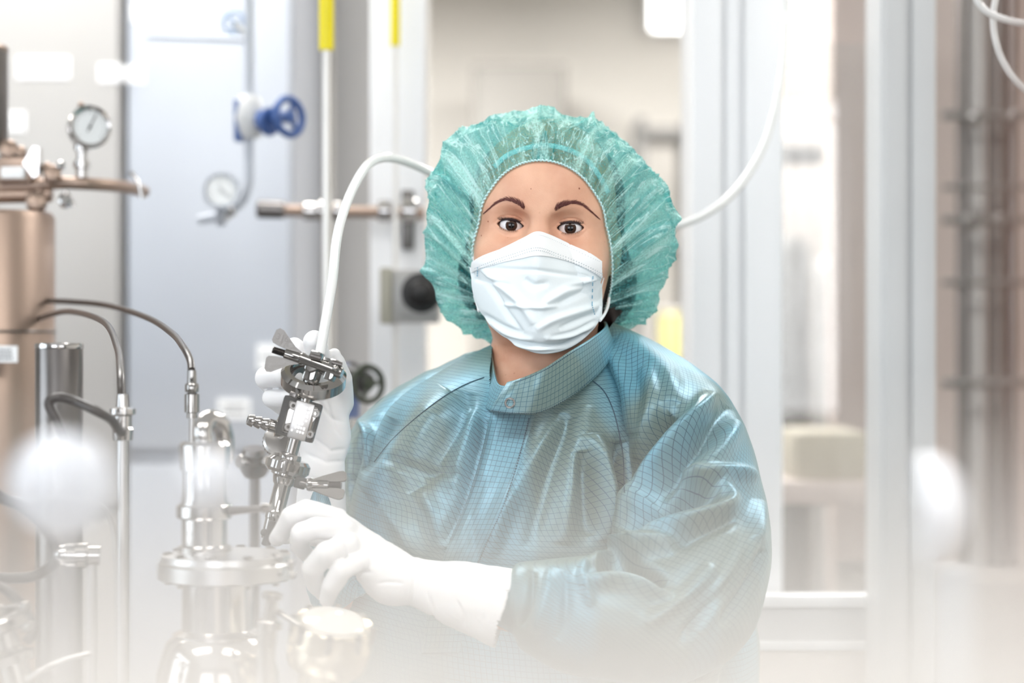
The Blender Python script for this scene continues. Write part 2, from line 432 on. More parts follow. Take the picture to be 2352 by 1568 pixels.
M_brow = mat('eyebrow_hair', lin(104, 58, 54), 0.5, var=0.15)
M_lash = mat('black_lashes', lin(40, 24, 26), 0.5, var=0.1)
M_sclera = mat('eye_white', lin(226, 224, 226), 0.08, var=0.03, scale=80, sss=0.05)
M_iris = mat('brown_iris', lin(56, 36, 26), 0.1, var=0.5, scale=900)
M_pupil = mat('pupil', lin(8, 7, 7), 0.05, var=0.0)
M_lidr = mat('pink_eyelid_rim', lin(190, 120, 110), 0.35, var=0.05)

H0 = np.array(P(1240, 519, 2.085))
yaw, roll, pit = math.radians(-5), math.radians(3.0), math.radians(0)
RM = np.array((Matrix.Rotation(roll, 3, 'Y') @ Matrix.Rotation(yaw, 3, 'Z') @ Matrix.Rotation(pit, 3, 'X')))
def h2w(q): return np.asarray(q, float) @ RM.T+H0
def w2h(p): return (p-H0) @ RM
EX, EY, ER = 0.0312, 0.0135, 0.0125
def head_sdf(q):
    ax = np.abs(q[:, 0]); qa = np.stack([ax, q[:, 1], q[:, 2]], -1)
    d = sd_ell(q, (0, 0.088, 0.028), (0.0765, 0.097, 0.094))
    d = smin(d, sd_ell(q, (0, 0.060, -0.03), (0.0725, 0.066, 0.098)), 0.03)
    d = smin(d, sd_ell(q, (0, 0.034, -0.088), (0.050, 0.046, 0.042)), 0.03)
    d = smin(d, sd_ell(q, (0, 0.050, 0.045), (0.060, 0.056, 0.05)), 0.03)            # forehead
    d = smin(d, sd_rc(qa, (0.012, 0.012, 0.019), (0.046, 0.026, 0.021), 0.0135, 0.012), 0.018)   # brow
    d = smin(d, sd_ell(qa, (0.040, 0.022, -0.036), (0.026, 0.024, 0.022)), 0.022)        # cheek
    d = smax(d, -sd_ell(qa, (EX, -0.006, 0.0005), (0.0215, 0.0125, 0.0135)), 0.012)       # socket
    d = smin(d, sd_rc(q, (0, 0.009, 0.010), (0, -0.016, -0.036), 0.0085, 0.0115), 0.013)   # nose
    d = smin(d, sd_ell(q, (0, -0.016, -0.042), (0.014, 0.012, 0.010)), 0.008)
    d = smin(d, sd_ell(qa, (0.014, -0.004, -0.043), (0.008, 0.012, 0.008)), 0.006)
    d = smin(d, sd_rc(qa, (0, 0.0, -0.075), (0.02, 0.008, -0.074), 0.010, 0.006), 0.010)   # lips
    # lids
    ec = np.array([EX, EY, 0.0]); r = np.linalg.norm(qa-ec, axis=1)
    d = smin(d, r-(ER+0.0013), 0.0055)
    u = (ax-EX-0.0002)/0.0146; k = np.clip(1-u*u, -1, 1); tilt = 0.001*u
    zu = 0.0058*np.sign(k)*np.abs(k)**0.8+tilt; zl = -0.0061*np.sign(k)*np.abs(k)**0.9+tilt*0.5
    d2 = np.maximum(q[:, 2]-zu, zl-q[:, 2]); d2 = np.maximum(d2*0.8, q[:, 1]-(EY+0.003))
    d = smax(d, -d2, 0.0012)
    # lid crease, under-eye crease
    near = np.exp(-((ax-EX)/0.017)**4)*(q[:, 1] < 0.03)
    d = d+0.0017*np.exp(-((q[:, 2]-(zu+0.0036))/0.0009)**2)*near
    d = d+0.0006*np.exp(-((q[:, 2]-(zl-0.0070-0.10*(EX-ax)))/0.0011)**2)*near
    # ears
    d = smin(d, sd_ell(qa, (0.076, 0.085, -0.02), (0.008, 0.018, 0.030)), 0.006)
    return d
NB = w2h(np.array([P(1256, 905, 2.17)]))[0]
def body_sdf(p):
    hi = p[:, 2] > H0[2]-0.17
    d = np.full(len(p), 9.0)
    if hi.any(): d[hi] = head_neck(p[hi])
    if (~hi).any(): d[~hi] = nk_sdf(w2h(p[~hi]))
    lo = p[:, 2] < H0[2]-0.10
    if lo.any(): d[lo] = smin(d[lo], trunk(p[lo]), 0.03)
    return d
def nk_sdf(q):
    nk = sd_rc(q, (0.004, 0.078, -0.07), NB, 0.052, 0.058)
    nk = smin(nk, sd_rc(q, (0.018, 0.045, -0.12), NB+np.array([0, -0.02, 0]), 0.034, 0.04), 0.03)
    return nk
def head_neck(p):
    q = w2h(p); return smin(head_sdf(q), nk_sdf(q), 0.022)
def trunk(p):
    # trunk, arms, legs inside the clothes
    W = lambda *a: np.array(P(*a))
    d = sd_rc(p, W(1130, 960, 2.19), W(1450, 960, 2.15), 0.055, 0.055)
    d = smin(d, sd_rc(p, W(1230, 1050, 2.16), W(1230, 1500, 2.17), 0.11, 0.115), 0.05)
    d = smin(d, sd_rc(p, W(1230, 1500, 2.17), W(1235, 1900, 2.18), 0.125, 0.12), 0.05)
    for ch, rd in [([(1500, 975, 2.13), (1620, 1300, 2.0), (1600, 1390, 1.965), (1470, 1430, 1.93), (1300, 1415, 1.892), (1110, 1388, 1.885)], [0.044, 0.036, 0.034, 0.030, 0.026, 0.020]),
                   ([(985, 975, 2.23), (855, 1300, 2.15), (820, 1365, 2.122), (770, 1335, 2.092), (743, 1267, 2.076), (737, 1150, 2.068)], [0.042, 0.032, 0.028, 0.024, 0.020, 0.015])]:
        d = smin(d, sd_chain(p, [W(*a) for a in ch], rd), 0.012)
    for x in (1130, 1340):
        hp = W(x, 1950, 2.18); kn = np.array([hp[0], 2.18, 0.46]); an = np.array([hp[0], 2.20, 0.10])
        d = smin(d, sd_chain(p, [hp, kn, an], [0.085, 0.058, 0.04]), 0.03)
        d = smin(d, sd_rc(p, np.array([hp[0], 2.21, 0.04]), np.array([hp[0]-0.01, 2.06, 0.03]), 0.036, 0.03), 0.03)
    return d
def axis(lo, hi, f0, f1, h, H):
    a = list(np.arange(f0, f1, h)); x = f0-H; left = []
    while x > lo-H: left.append(x); x -= H
    x = a[-1]+H; right = []
    while x < hi+H: right.append(x); x += H
    return np.array(left[::-1]+a+right)
vb, fb = surface_nets(body_sdf, axis(-0.30, 0.40, H0[0]-0.092, H0[0]+0.092, 0.0013, 0.012),
                      axis(1.80, 2.40, H0[1]-0.036, H0[1]+0.06, 0.0013, 0.01), axis(0.0, 1.66, H0[2]-0.07, H0[2]+0.07, 0.0013, 0.008))
person = thing('person', 'person in teal hair cap, white face mask, grid-patterned blue-grey gown and white gloves', 'person', (float(H0[0]), 2.17, 0.0))
body = mesh_obj('body', vb, fb, M_skin, person)
def head_hit(x, z, y0=-0.06):                 # march from the front of the face along +y (head space), arrays
    p = np.stack([np.asarray(x, float), np.full(len(x), y0), np.asarray(z, float)], -1)
    for _ in range(60): p[:, 1] += np.clip(head_sdf(p)*0.7, -0.002, 0.02)
    return p
def push_out(p, margin, d):                    # move world points along head-space direction d until they clear the head
    q = w2h(p.reshape(-1, 3)); d = np.asarray(d, float)
    for _ in range(25):
        e = head_sdf(q); m = e < margin
        if not m.any(): break
        q[m] += d*np.maximum(margin-e[m], 2e-4)[:, None] if d.ndim == 1 else d.reshape(-1, 3)[m]*np.maximum(margin-e[m], 2e-4)[:, None]
    return h2w(q).reshape(p.shape)
# eyes: white, iris and pupil as curved caps
gaze = w2h(np.array([[0.0, 0.0, CAMZ]]))[0]
for sx in (-1, 1):
    c = np.array([sx*EX, EY, 0.0]); g = gaze-c; g /= np.linalg.norm(g)
    cw = h2w(c[None])[0]; gw = g @ RM.T
    e = MB().sphere(cw, ER, 32).build('eye', M_sclera, body)
    def capm(a0, a1, rad, m, nm):
        pr = []
        for k in range(9):
            a = a0+(a1-a0)*k/8; pr.append((rad*math.cos(a), max(1e-5, rad*math.sin(a))))
        o = MB().lathe(cw, gw, pr, 40, cap=False).build(nm, m, None); 
        o.parent = e
        for v in o.data.vertices: v.co = v.co-Vector(person.location)-Vector(body.location)
        return o
    capm(math.radians(29.5), math.radians(0.0), ER+0.00015, M_iris, 'iris')
    capm(math.radians(14), math.radians(0.0), ER+0.0003, M_pupil, 'pupil')
# brows and lashes: single hairs
def hairs(name, strands, m, parent):
    mb = MB()
    for (pts, r) in strands:
        n = len(pts); mb.tube(pts, [r*(1-0.75*k/(n-1)) for k in range(n)], 4)
    return mb.build(name, m, parent, True, None)
rng = np.random.RandomState(3)
for sx in (-1, 1):
    st = []
    path = [(0.0158, 0.0166), (0.021, 0.0207), (0.028, 0.0238), (0.036, 0.0256), (0.046, 0.0225), (0.0585, 0.0135)]
    path = catmull(path, 60); 
    for k in range(330):
        t = rng.rand()**0.85; i = int(t*58); c = path[i]; tg = path[i+1]-path[i]; tg /= np.linalg.norm(tg); nm = np.array([-tg[1], tg[0]])
        wdt = 0.0021*(1-0.76*t)*(0.6+0.4*min(1, t*8))
        o = c+nm*wdt*rng.uniform(-1, 1); ln = rng.uniform(0.004, 0.0075)
        dr = tg*math.cos(0.5*(1-t))+nm*math.sin(0.55*(1-t))*(1 if rng.rand() < .8 else 0.2)
        st += [o+dr*ln*s for s in (0, 0.5, 1)]
    st = np.array(st); h = head_hit(sx*st[:, 0], st[:, 1]); h[:, 1] -= np.tile([0.0004, 0.001, 0.0005], len(h)//3)
    hw = h2w(h).reshape(-1, 3, 3); st = [(q, 0.00022) for q in hw]
    hairs('eyebrow', st, M_brow, body)
    st = []
    for upper in (1, 0):
        for k in range(64 if upper else 40):
            u = -0.96+1.92*(k+rng.rand()*0.8)/(64 if upper else 40); kk = 1-u*u
            z = (0.0056*kk**0.8 if upper else -0.0060*kk**0.9)+0.001*u
            x = EX+0.0002+0.0146*u
            dz2 = ER**2*1.14-(x-EX)**2-z*z; y = EY-math.sqrt(max(dz2, 1e-6))-0.0004
            ln = (0.0036+0.0028*max(0, u)) if upper else 0.0032
            pts = []
            for s in (0, 0.5, 1):
                pts.append((sx*(x+u*ln*0.55*s), y-ln*0.55*s*(1-0.25*s), z+(1 if upper else -1)*ln*(0.15*s+0.5*s*s)))
            st.append((h2w(np.array(pts)), 0.00036 if upper else 0.00022))
    # dark lid line above the eye
    ll = []
    for k in range(25):
        u = -1+2*k/24; kk = max(0, 1-u*u); x = EX+0.0002+0.0146*u; z = 0.0056*kk**0.8+0.001*u
        y = EY-math.sqrt(max((ER+0.0011)**2-(x-EX)**2-z*z, 1e-6)); ll.append((sx*x, y, z+0.0001))
    o = hairs('eyelashes', st, M_lash, body)
    MB().tube(h2w(np.array(ll)), [0.0005+0.0007*math.sin(math.pi*min(1, k_/24*0.8+0.15)) for k_ in range(25)], 6).build('lid_line', M_lash, body)
M_mole = mat('brown_mole', lin(150, 92, 72), 0.5, var=0.1)
for (x_, y_, r_) in [(1331, 434, 0.0011), (1388, 680, 0.0010), (1118, 506, 0.0009), (1101, 538, 0.0008), (1222, 436, 0.0006)]:
    q_ = w2h(np.array([P(x_, y_, H0[1])]))[0]; hh_ = head_hit([q_[0]], [q_[2]])
    MB().sphere(h2w(hh_)[0], r_, 10, (1, 0.45, 1)).build('mole', M_mole, body)
# hair inside the cap
def hair_sdf(p):
    q = w2h(p)
    d = sd_ell(q, (0.0, 0.100, 0.030), (0.086, 0.092, 0.086))
    d = smin(d, sd_ell(q, (0.052, 0.125, -0.055), (0.050, 0.05, 0.055)), 0.03)
    d = smin(d, sd_ell(q, (-0.050, 0.125, -0.050), (0.048, 0.05, 0.055)), 0.03)
    return smax(d, -(q[:, 1]-0.045-0.9*np.maximum(0, 0.06-q[:, 2])*0.25), 0.01)+0.002*np.sin(q[:, 0]*500+q[:, 2]*90)*0.4
vh, fh = surface_nets(hair_sdf, np.arange(H0[0]-0.13, H0[0]+0.14, 0.003), np.arange(2.08, 2.36, 0.003), np.arange(H0[2]-0.14, H0[2]+0.14, 0.003))
mesh_obj('hair', vh, fh, M_hair, person)

# ---- bouffant cap
def mat_cap():
    m = bpy.data.materials.new('teal_nonwoven'); m.use_nodes = True; nt = m.node_tree; N = nt.nodes; L = nt.links
    for n in list(N): N.remove(n)
    out = N.new('ShaderNodeOutputMaterial'); tc = N.new('ShaderNodeTexCoord')
    def noise(sc, det, st=None):
        mp = N.new('ShaderNodeMapping'); L.new(tc.outputs['UV' if st else 'Object'], mp.inputs[0])
        if st: mp.inputs['Scale'].default_value = st
        n = N.new('ShaderNodeTexNoise'); n.inputs['Scale'].default_value = sc; n.inputs['Detail'].default_value = det
        L.new(mp.outputs[0], n.inputs['Vector']); return n
    fib = noise(420, 4); big = noise(1.0, 4, (46, 5, 1))
    rc = N.new('ShaderNodeValToRGB'); e = rc.color_ramp.elements
    e[0].position = 0.38; e[0].color = (*lin(30, 150, 158), 1); e[1].position = 0.62; e[1].color = (*lin(186, 236, 230), 1)
    L.new(big.outputs[0], rc.inputs[0])
    # crisp pale crease lines where the cloth is doubled
    cr = noise(1.0, 2, (70, 9, 1)); cr.inputs['Distortion'].default_value = 0.8
    rr_ = N.new('ShaderNodeValToRGB'); ee = rr_.color_ramp.elements; ee[0].position = 0.455; ee[0].color = (0, 0, 0, 1); ee[1].position = 0.49; ee[1].color = (1, 1, 1, 1)
    e3 = ee.new(0.525); e3.color = (0, 0, 0, 1); L.new(cr.outputs[0], rr_.inputs[0])
    mcr = N.new('ShaderNodeMix'); mcr.data_type = 'RGBA'; L.new(rr_.outputs[0], mcr.inputs[0]); L.new(rc.outputs[0], mcr.inputs[6]); mcr.inputs[7].default_value = (*lin(206, 242, 240), 1)
    df = N.new('ShaderNodeBsdfDiffuse'); tl = N.new('ShaderNodeBsdfTranslucent'); tr = N.new('ShaderNodeBsdfTransparent')
    gl = N.new('ShaderNodeBsdfGlossy'); gl.inputs['Roughness'].default_value = 0.35; gl.inputs[0].default_value = (0.8, 1, 0.98, 1)
    L.new(mcr.outputs[2], df.inputs[0]); L.new(mcr.outputs[2], tl.inputs[0]); tr.inputs[0].default_value = (0.62, 0.92, 0.9, 1)
    m1 = N.new('ShaderNodeMixShader'); m1.inputs[0].default_value = 0.35; L.new(df.outputs[0], m1.inputs[1]); L.new(tl.outputs[0], m1.inputs[2])
    m0 = N.new('ShaderNodeMixShader'); m0.inputs[0].default_value = 0.07; L.new(m1.outputs[0], m0.inputs[1]); L.new(gl.outputs[0], m0.inputs[2])
    ra = N.new('ShaderNodeMapRange'); ra.inputs[1].default_value = 0.34; ra.inputs[2].default_value = 0.66; ra.inputs[3].default_value = 0.28; ra.inputs[4].default_value = 0.84
    L.new(fib.outputs[0], ra.inputs[0])
    rb = N.new('ShaderNodeMapRange'); rb.inputs[1].default_value = 0.4; rb.inputs[2].default_value = 0.68; rb.inputs[3].default_value = 0.14; rb.inputs[4].default_value = -0.42
    L.new(big.outputs[0], rb.inputs[0])
    ad = N.new('ShaderNodeMath'); ad.operation = 'ADD'; ad.use_clamp = True; L.new(ra.outputs[0], ad.inputs[0]); L.new(rb.outputs[0], ad.inputs[1])
    su = N.new('ShaderNodeMath'); su.operation = 'MULTIPLY_ADD'; su.use_clamp = True; su.inputs[1].default_value = -0.45; L.new(rr_.outputs[0], su.inputs[0]); L.new(ad.outputs[0], su.inputs[2])
    m2 = N.new('ShaderNodeMixShader'); L.new(su.outputs[0], m2.inputs[0]); L.new(m0.outputs[0], m2.inputs[1]); L.new(tr.outputs[0], m2.inputs[2])
    bp = N.new('ShaderNodeBump'); bp.inputs['Strength'].default_value = 0.35; bp.inputs['Distance'].default_value = 0.001; L.new(fib.outputs[0], bp.inputs['Height'])
    L.new(bp.outputs[0], df.inputs['Normal']); L.new(bp.outputs[0], gl.inputs['Normal'])
    L.new(m2.outputs[0], out.inputs[0]); return m
M_cap = mat_cap()
M_elastic = mat('pale_teal_elastic', lin(196, 232, 236), 0.6, var=0.25, scale=500)
NU, NV = 720, 150
th = np.linspace(0, 2*np.pi, NU, endpoint=False); s = np.linspace(0, 1, NV)**1.25
def ring_pt(th):
    sn, cs = np.sin(th), np.cos(th)
    z = np.where(sn > 0, -0.045+0.106*sn, -0.045+0.080*sn)
    x = 0.0735*np.sign(cs)*np.abs(cs)**0.92
    y = np.where(sn > 0, 0.052-0.052*sn**1.15, 0.052+0.085*(-sn))
    y = y-0.004
    return np.stack([x+0.003, y, z], -1)
def ring_clear(r):
    dd = np.stack([r[:, 0]*0.6, np.full(len(r), -0.05), 0.5*(r[:, 2]+0.05)], -1); dd /= np.linalg.norm(dd, axis=1, keepdims=True)
    w_ = push_out(h2w(r), 0.0016, dd); return w2h(w_)
Rg = ring_clear(ring_pt(th))
EC = np.array([0.001, 0.090, 0.004])
def ell_dir(th):
    cs, sn = np.cos(th), np.sin(th)
    n = np.where(sn < 0, 3.0, 2.15); r = (np.abs(cs)**n+np.abs(sn)**n)**(-1/n)
    return cs*r, sn*r
dx, dz = ell_dir(th)
lob = 1+0.035*np.sin(3*th+0.6)+0.02*np.sin(5*th+2.0)
phR = np.arccos(np.clip(-(Rg[:, 1]-EC[1])/0.118, -0.6, 0.93))
PH = phR[:, None]+(np.pi-phR[:, None])*s[None]
bul = np.sin(PH)
E = np.stack([EC[0]+0.131*lob[:, None]*dx[:, None]*bul, EC[1]-0.118*np.cos(PH), EC[2]+(0.122*np.where(dz > 0, 1, 1.14)*lob)[:, None]*dz[:, None]*bul], -1)
bl = smooth(0, 0.10, s)[None, :, None]**0.8
Q = Rg[:, None]*(1-bl)+E*bl
n = grid_normals(Q); cen = Q.mean((0, 1)); 
if (n*(Q-cen)).sum() < 0: n = -n
ss = s[None]; ta = th[:, None]+0.22*vnoise(th[:, None]/(2*np.pi)*7, ss*2.0, 0, 77, 7)
g1 = np.abs(vnoise(ta/(2*np.pi)*64, ss*5, 0, 1, 64))               # tight gathers at the elastic
g2 = 1-np.abs(vnoise(ta/(2*np.pi)*34+ss*1.6, ss*3.2+1, 0, 2, 34))      # soft ridges running back
g3 = 1-np.abs(vnoise(ta/(2*np.pi)*20-ss*2.2, ss*4+2, 0, 5, 20))
g4 = vnoise(ta/(2*np.pi)*9, ss*5, 0, 9, 9)
g5 = 1-np.abs(vnoise(ta/(2*np.pi)*70+ss*9, ss*14, 0, 11, 70))
g6 = 1-np.abs(vnoise(ta/(2*np.pi)*48-ss*5, ss*7+3, 0, 15, 48))
disp = 0.0045*(g1-0.4)*np.exp(-((ss-0.05)/0.09)**2)+smooth(0.02, 0.14, ss)*(0.0085*(g2**3-0.35)+0.0075*(g3**4-0.3)+0.006*g4+0.0026*g5**3+0.0030*g6**7)*smooth(1.0, 0.85, ss)
Q = Q+n*disp[..., None]
Q = w2h(push_out(h2w(Q.reshape(-1, 3)), 0.0022, n.reshape(-1, 3))).reshape(Q.shape)
uvc = np.stack([np.repeat(th[:, None]/(2*np.pi), NV, 1), np.repeat(s[None], NU, 0)], -1).reshape(-1, 2)
fc = grid_faces(NU, NV)
cap = mesh_obj('hair_cap', h2w(Q.reshape(-1, 3)), fc, M_cap, person, uv=uvc)
cap['label'] = 'translucent teal bouffant cap with gathered pleats'
rr = ring_clear(ring_pt(np.linspace(0, 2*np.pi, 700))); nn = rr-np.array([0, 0.06, -0.04]); nn /= np.linalg.norm(nn, axis=1, keepdims=True)
zz = np.linspace(0, 2*np.pi, 700)
rr = rr+nn*(0.0006*np.sin(zz*150))[:, None]; rr[:, 1] -= 0.0012+0.0007*np.cos(zz*150)
MB().tube(h2w(rr), 0.0010, 6).build('elastic_edge', M_elastic, cap)
# white inner band showing through the cap
_cq = h2w(Q.reshape(-1, 3)); bvh_cap = BVHTree.FromPolygons(_cq.tolist(), fc.tolist())
bp_ = catmull([(1140, 388), (1165, 364), (1205, 347), (1255, 340), (1305, 350), (1345, 374), (1372, 408), (1392, 446)], 60)
vb2 = []
for k, (x, y) in enumerate(bp_):
    tg = bp_[min(k+1, 59)]-bp_[max(k-1, 0)]; tg /= np.linalg.norm(tg); nr = np.array([tg[1], -tg[0]])
    for o in (0, 11):
        xx, yy = np.array([x, y])+nr*o; c0_ = Vector((0, 0, CAMZ)); d0_ = (P(xx, yy, 1.0)-c0_).normalized(); hh = bvh_cap.ray_cast(c0_, d0_)[0]
        vb2.append(h2w(np.array([w2h(np.array([hh+d0_*0.0035]))[0]]))[0])
M_band = mat('white_ribbon', lin(236, 246, 248), 0.6, var=0.04)
nb = len(bp_)
ob = mesh_obj('inner_band', np.array(vb2), [(2*i, 2*i+1, 2*i+3, 2*i+2) for i in range(nb-1)], M_band, cap)
sm = ob.modifiers.new('thick', 'SOLIDIFY'); sm.thickness = 0.0006

# ---- face mask
M_mask = mat('mask_fabric', lin(238, 247, 251), 0.65, var=0.02, scale=60, bump=0.06, bscale=900, sss=0.0)
M_maskw = mat('mask_white_band', lin(244, 247, 249), 0.65, var=0.01, scale=60)
NUm, NVm = 140, 150
u = np.linspace(-1, 1, NUm); v = np.linspace(0, 1, NVm)
top = catmull([(1088, 603), (1112, 588), (1160, 568), (1205, 546), (1233, 533), (1262, 540), (1310, 562), (1355, 583), (1384, 603)], NUm)
mid = catmull([(1083, 655), (1110, 652), (1150, 652), (1195, 655), (1235, 655), (1280, 657), (1325, 660), (1358, 668), (1384, 676)], NUm)
low = catmull([(1100, 712), (1124, 745), (1160, 776), (1200, 800), (1240, 812), (1285, 808), (1325, 790), (1358, 762), (1383, 727)], NUm)
V = v[None, :, None]
# quadratic through top, mid, low
px = top[:, None]*(1-V)*(1-2*V)+mid[:, None]*4*V*(1-V)+low[:, None]*V*(2*V-1)
uu = np.repeat(u[:, None], NVm, 1); vv = np.repeat(v[None], NUm, 0)
# depth in head space, convex over nose and chin
edge = np.abs(uu)
yd = -0.040*(1-smooth(0.0, 1.0, edge**0.9))*(0.55+0.45*np.sin(np.pi*np.clip(0.12+vv*0.80, 0, 1)))+0.036*edge**2.2+0.002
yd += 0.020*np.exp(-(uu/0.16)**2)*0-0.010*np.exp(-(uu/0.26)**2)*np.exp(-((vv-0.18)/0.22)**2)
yd += 0.006*smooth(0.85, 1.0, vv)*(1-edge**2)-0.006
Ym = H0[1]+yd
Qm = np.stack([px[..., 0], px[..., 1], Ym], -1)
Wm = Pn(Qm)
# pleats and crumples
flds = [([(1098, 612), (1180, 618), (1240, 622), (1320, 632), (1375, 640)], 5, -0.0012),
        ([(1104, 616), (1150, 655), (1200, 700), (1225, 745)], 9, 0.0030), ([(1098, 622), (1135, 670), (1165, 720), (1200, 765)], 6, -0.0028),
        ([(1090, 640), (1140, 648), (1170, 655)], 5, -0.0022), ([(1385, 650), (1330, 656), (1300, 662)], 6, -0.0022),
        ([(1370, 640), (1310, 662), (1260, 690), (1250, 705)], 9, 0.0028), ([(1372, 655), (1320, 680), (1280, 700)], 7, -0.0022),
        ([(1150, 700), (1190, 702), (1240, 706), (1280, 703)], 5, 0.0018), ([(1375, 718), (1330, 735), (1285, 755)], 7, -0.0022),
        ([(1378, 700), (1330, 715), (1270, 735), (1232, 758)], 8, 0.0022), ([(1110, 722), (1150, 748), (1200, 768)], 6, -0.0022),
        ([(1125, 738), (1170, 768), (1225, 780)], 6, 0.0022), ([(1365, 745), (1310, 770), (1250, 778)], 6, 0.0022), ([(1370, 735), (1320, 762), (1262, 775)], 5, -0.0020),
        ([(1160, 775), (1220, 792), (1290, 794), (1345, 765)], 5, -0.0026), ([(1175, 790), (1230, 801), (1300, 797)], 4, 0.0018),
        ([(1205, 640), (1225, 655), (1260, 650)], 8, -0.0018)]
Wm = push_out(Wm, 0.0035, (0, -1, 0))
nm_ = grid_normals(Wm, False)
sgn = 1 if nm_[..., 1].mean() < 0 else -1
if sgn < 0: Wm = Wm[::-1]; uu = uu[::-1]
Wm = fold(Wm, [(p_, w_, a_*1.45) for p_, w_, a_ in flds], False)
Wm = push_out(Wm, 0.0030, (0, -1, 0))
fcm = grid_faces(NUm, NVm, False)
# white upper band is a strip of its own above the pleated panel
jb = int(0.235*NVm)
selA = (fcm % NVm)[:, 0] < jb
mask = mesh_obj('face_mask', Wm.reshape(-1, 3), fcm[~selA], M_mask, person)
mask['label'] = 'pleated pale blue disposable face mask with white nose band'
sm = mask.modifiers.new('thick', 'SOLIDIFY'); sm.thickness = 0.0012; sm.offset = -1
Wb = Wm.copy(); Wb = Wb+grid_normals(Wm, False)*0.0012
bandm = mesh_obj('nose_band', Wb[:, :jb+2].reshape(-1, 3), grid_faces(NUm, jb+2, False), M_maskw, mask)
sm = bandm.modifiers.new('thick', 'SOLIDIFY'); sm.thickness = 0.0016; sm.offset = -1
bvh_mask = BVHTree.FromPolygons([tuple(p) for p in Wb.reshape(-1, 3)], [tuple(map(int, f)) for f in fcm])
def cast(bvh, x, y):
    o = Vector((0, 0, CAMZ)); d = (P(x, y, 1.0)-o).normalized(); h = bvh.ray_cast(o, d)
    return h[0], h[1]
M_stitch = mat('grey_stitch', lin(190, 198, 204), 0.6, var=0.05)
M_stitchb = mat('blue_stitch', lin(120, 172, 200), 0.6, var=0.05)
# rows of embossed dots on the band
mb = MB()
rows = [(catmull([(1090, 616), (1130, 600), (1180, 583), (1233, 569), (1280, 583), (1340, 607), (1386, 630)], 62), 0.0007), (catmull([(1092, 622), (1132, 606), (1182, 589), (1234, 575), (1280, 589), (1340, 613), (1386, 636)], 62), 0.0007),
        (catmull([(1108, 594), (1160, 572), (1205, 551), (1234, 540), (1262, 547), (1310, 569), (1376, 600)], 70), 0.0004)]
for pts, r in rows:
    for (x, y) in pts:
        h, nn_ = cast(bvh_mask, x, y)
        if h: mb.sphere(h, r, 6)
mb.build('embossed_dots', M_stitch, bandm)['kind'] = 'stuff'
mb = MB()
for (a, b) in [((1097, 614), (1096, 634)), ((1362, 634), (1360, 700)), ((1360, 700), (1366, 722))]:
    for k in range(0, 9):
        if k % 2: continue
        p0 = cast(bvh_mask, a[0]+(b[0]-a[0])*k/9, a[1]+(b[1]-a[1])*k/9)[0]; p1 = cast(bvh_mask, a[0]+(b[0]-a[0])*(k+1)/9, a[1]+(b[1]-a[1])*(k+1)/9)[0]
        if p0 and p1: mb.cyl(p0+Vector((0, -0.0002, 0)), p1+Vector((0, -0.0002, 0)), 0.0005, n=6)
mb.build('side_stitches', M_stitchb, mask)['kind'] = 'stuff'
# side welds standing out of the mask edge
def flap(pts_px, Y, nm):
    w3 = [P(x, y, Y) for (x, y) in pts_px]
    return MB().prism(w3, (0, 0.0012, 0)).build(nm, M_mask, mask, False)
flap([(1090, 618), (1078, 613), (1083, 642), (1094, 640)], H0[1]+0.030, 'side_weld')
flap([(1376, 634), (1388, 638), (1380, 672), (1370, 685), (1366, 668)], H0[1]+0.026, 'side_weld')
flap([(1368, 698), (1383, 704), (1375, 728), (1366, 724)], H0[1]+0.022, 'side_weld')
flap([(1098, 672), (1089, 680), (1098, 694), (1104, 690)], H0[1]+0.030, 'side_weld')
for pts in [[(1380, 606, 2.112), (1390, 603, 2.118), (1400, 592, 2.135), (1411, 578, 2.16), (1416, 570, 2.18)],
            [(1378, 736, 2.108), (1388, 722, 2.12), (1396, 704, 2.135), (1399, 684, 2.15), (1401, 668, 2.17)],
            [(1096, 596, 2.112), (1093, 602, 2.116), (1089, 598, 2.125), (1087, 586, 2.135), (1086, 575, 2.15)],
            [(1104, 706, 2.112), (1100, 714, 2.12), (1098, 705, 2.13), (1090, 680, 2.15)]]:
    MB().tube([P(*q) for q in catmull(pts, 24)], 0.0016, 8).build('ear_loop', M_maskw, mask)
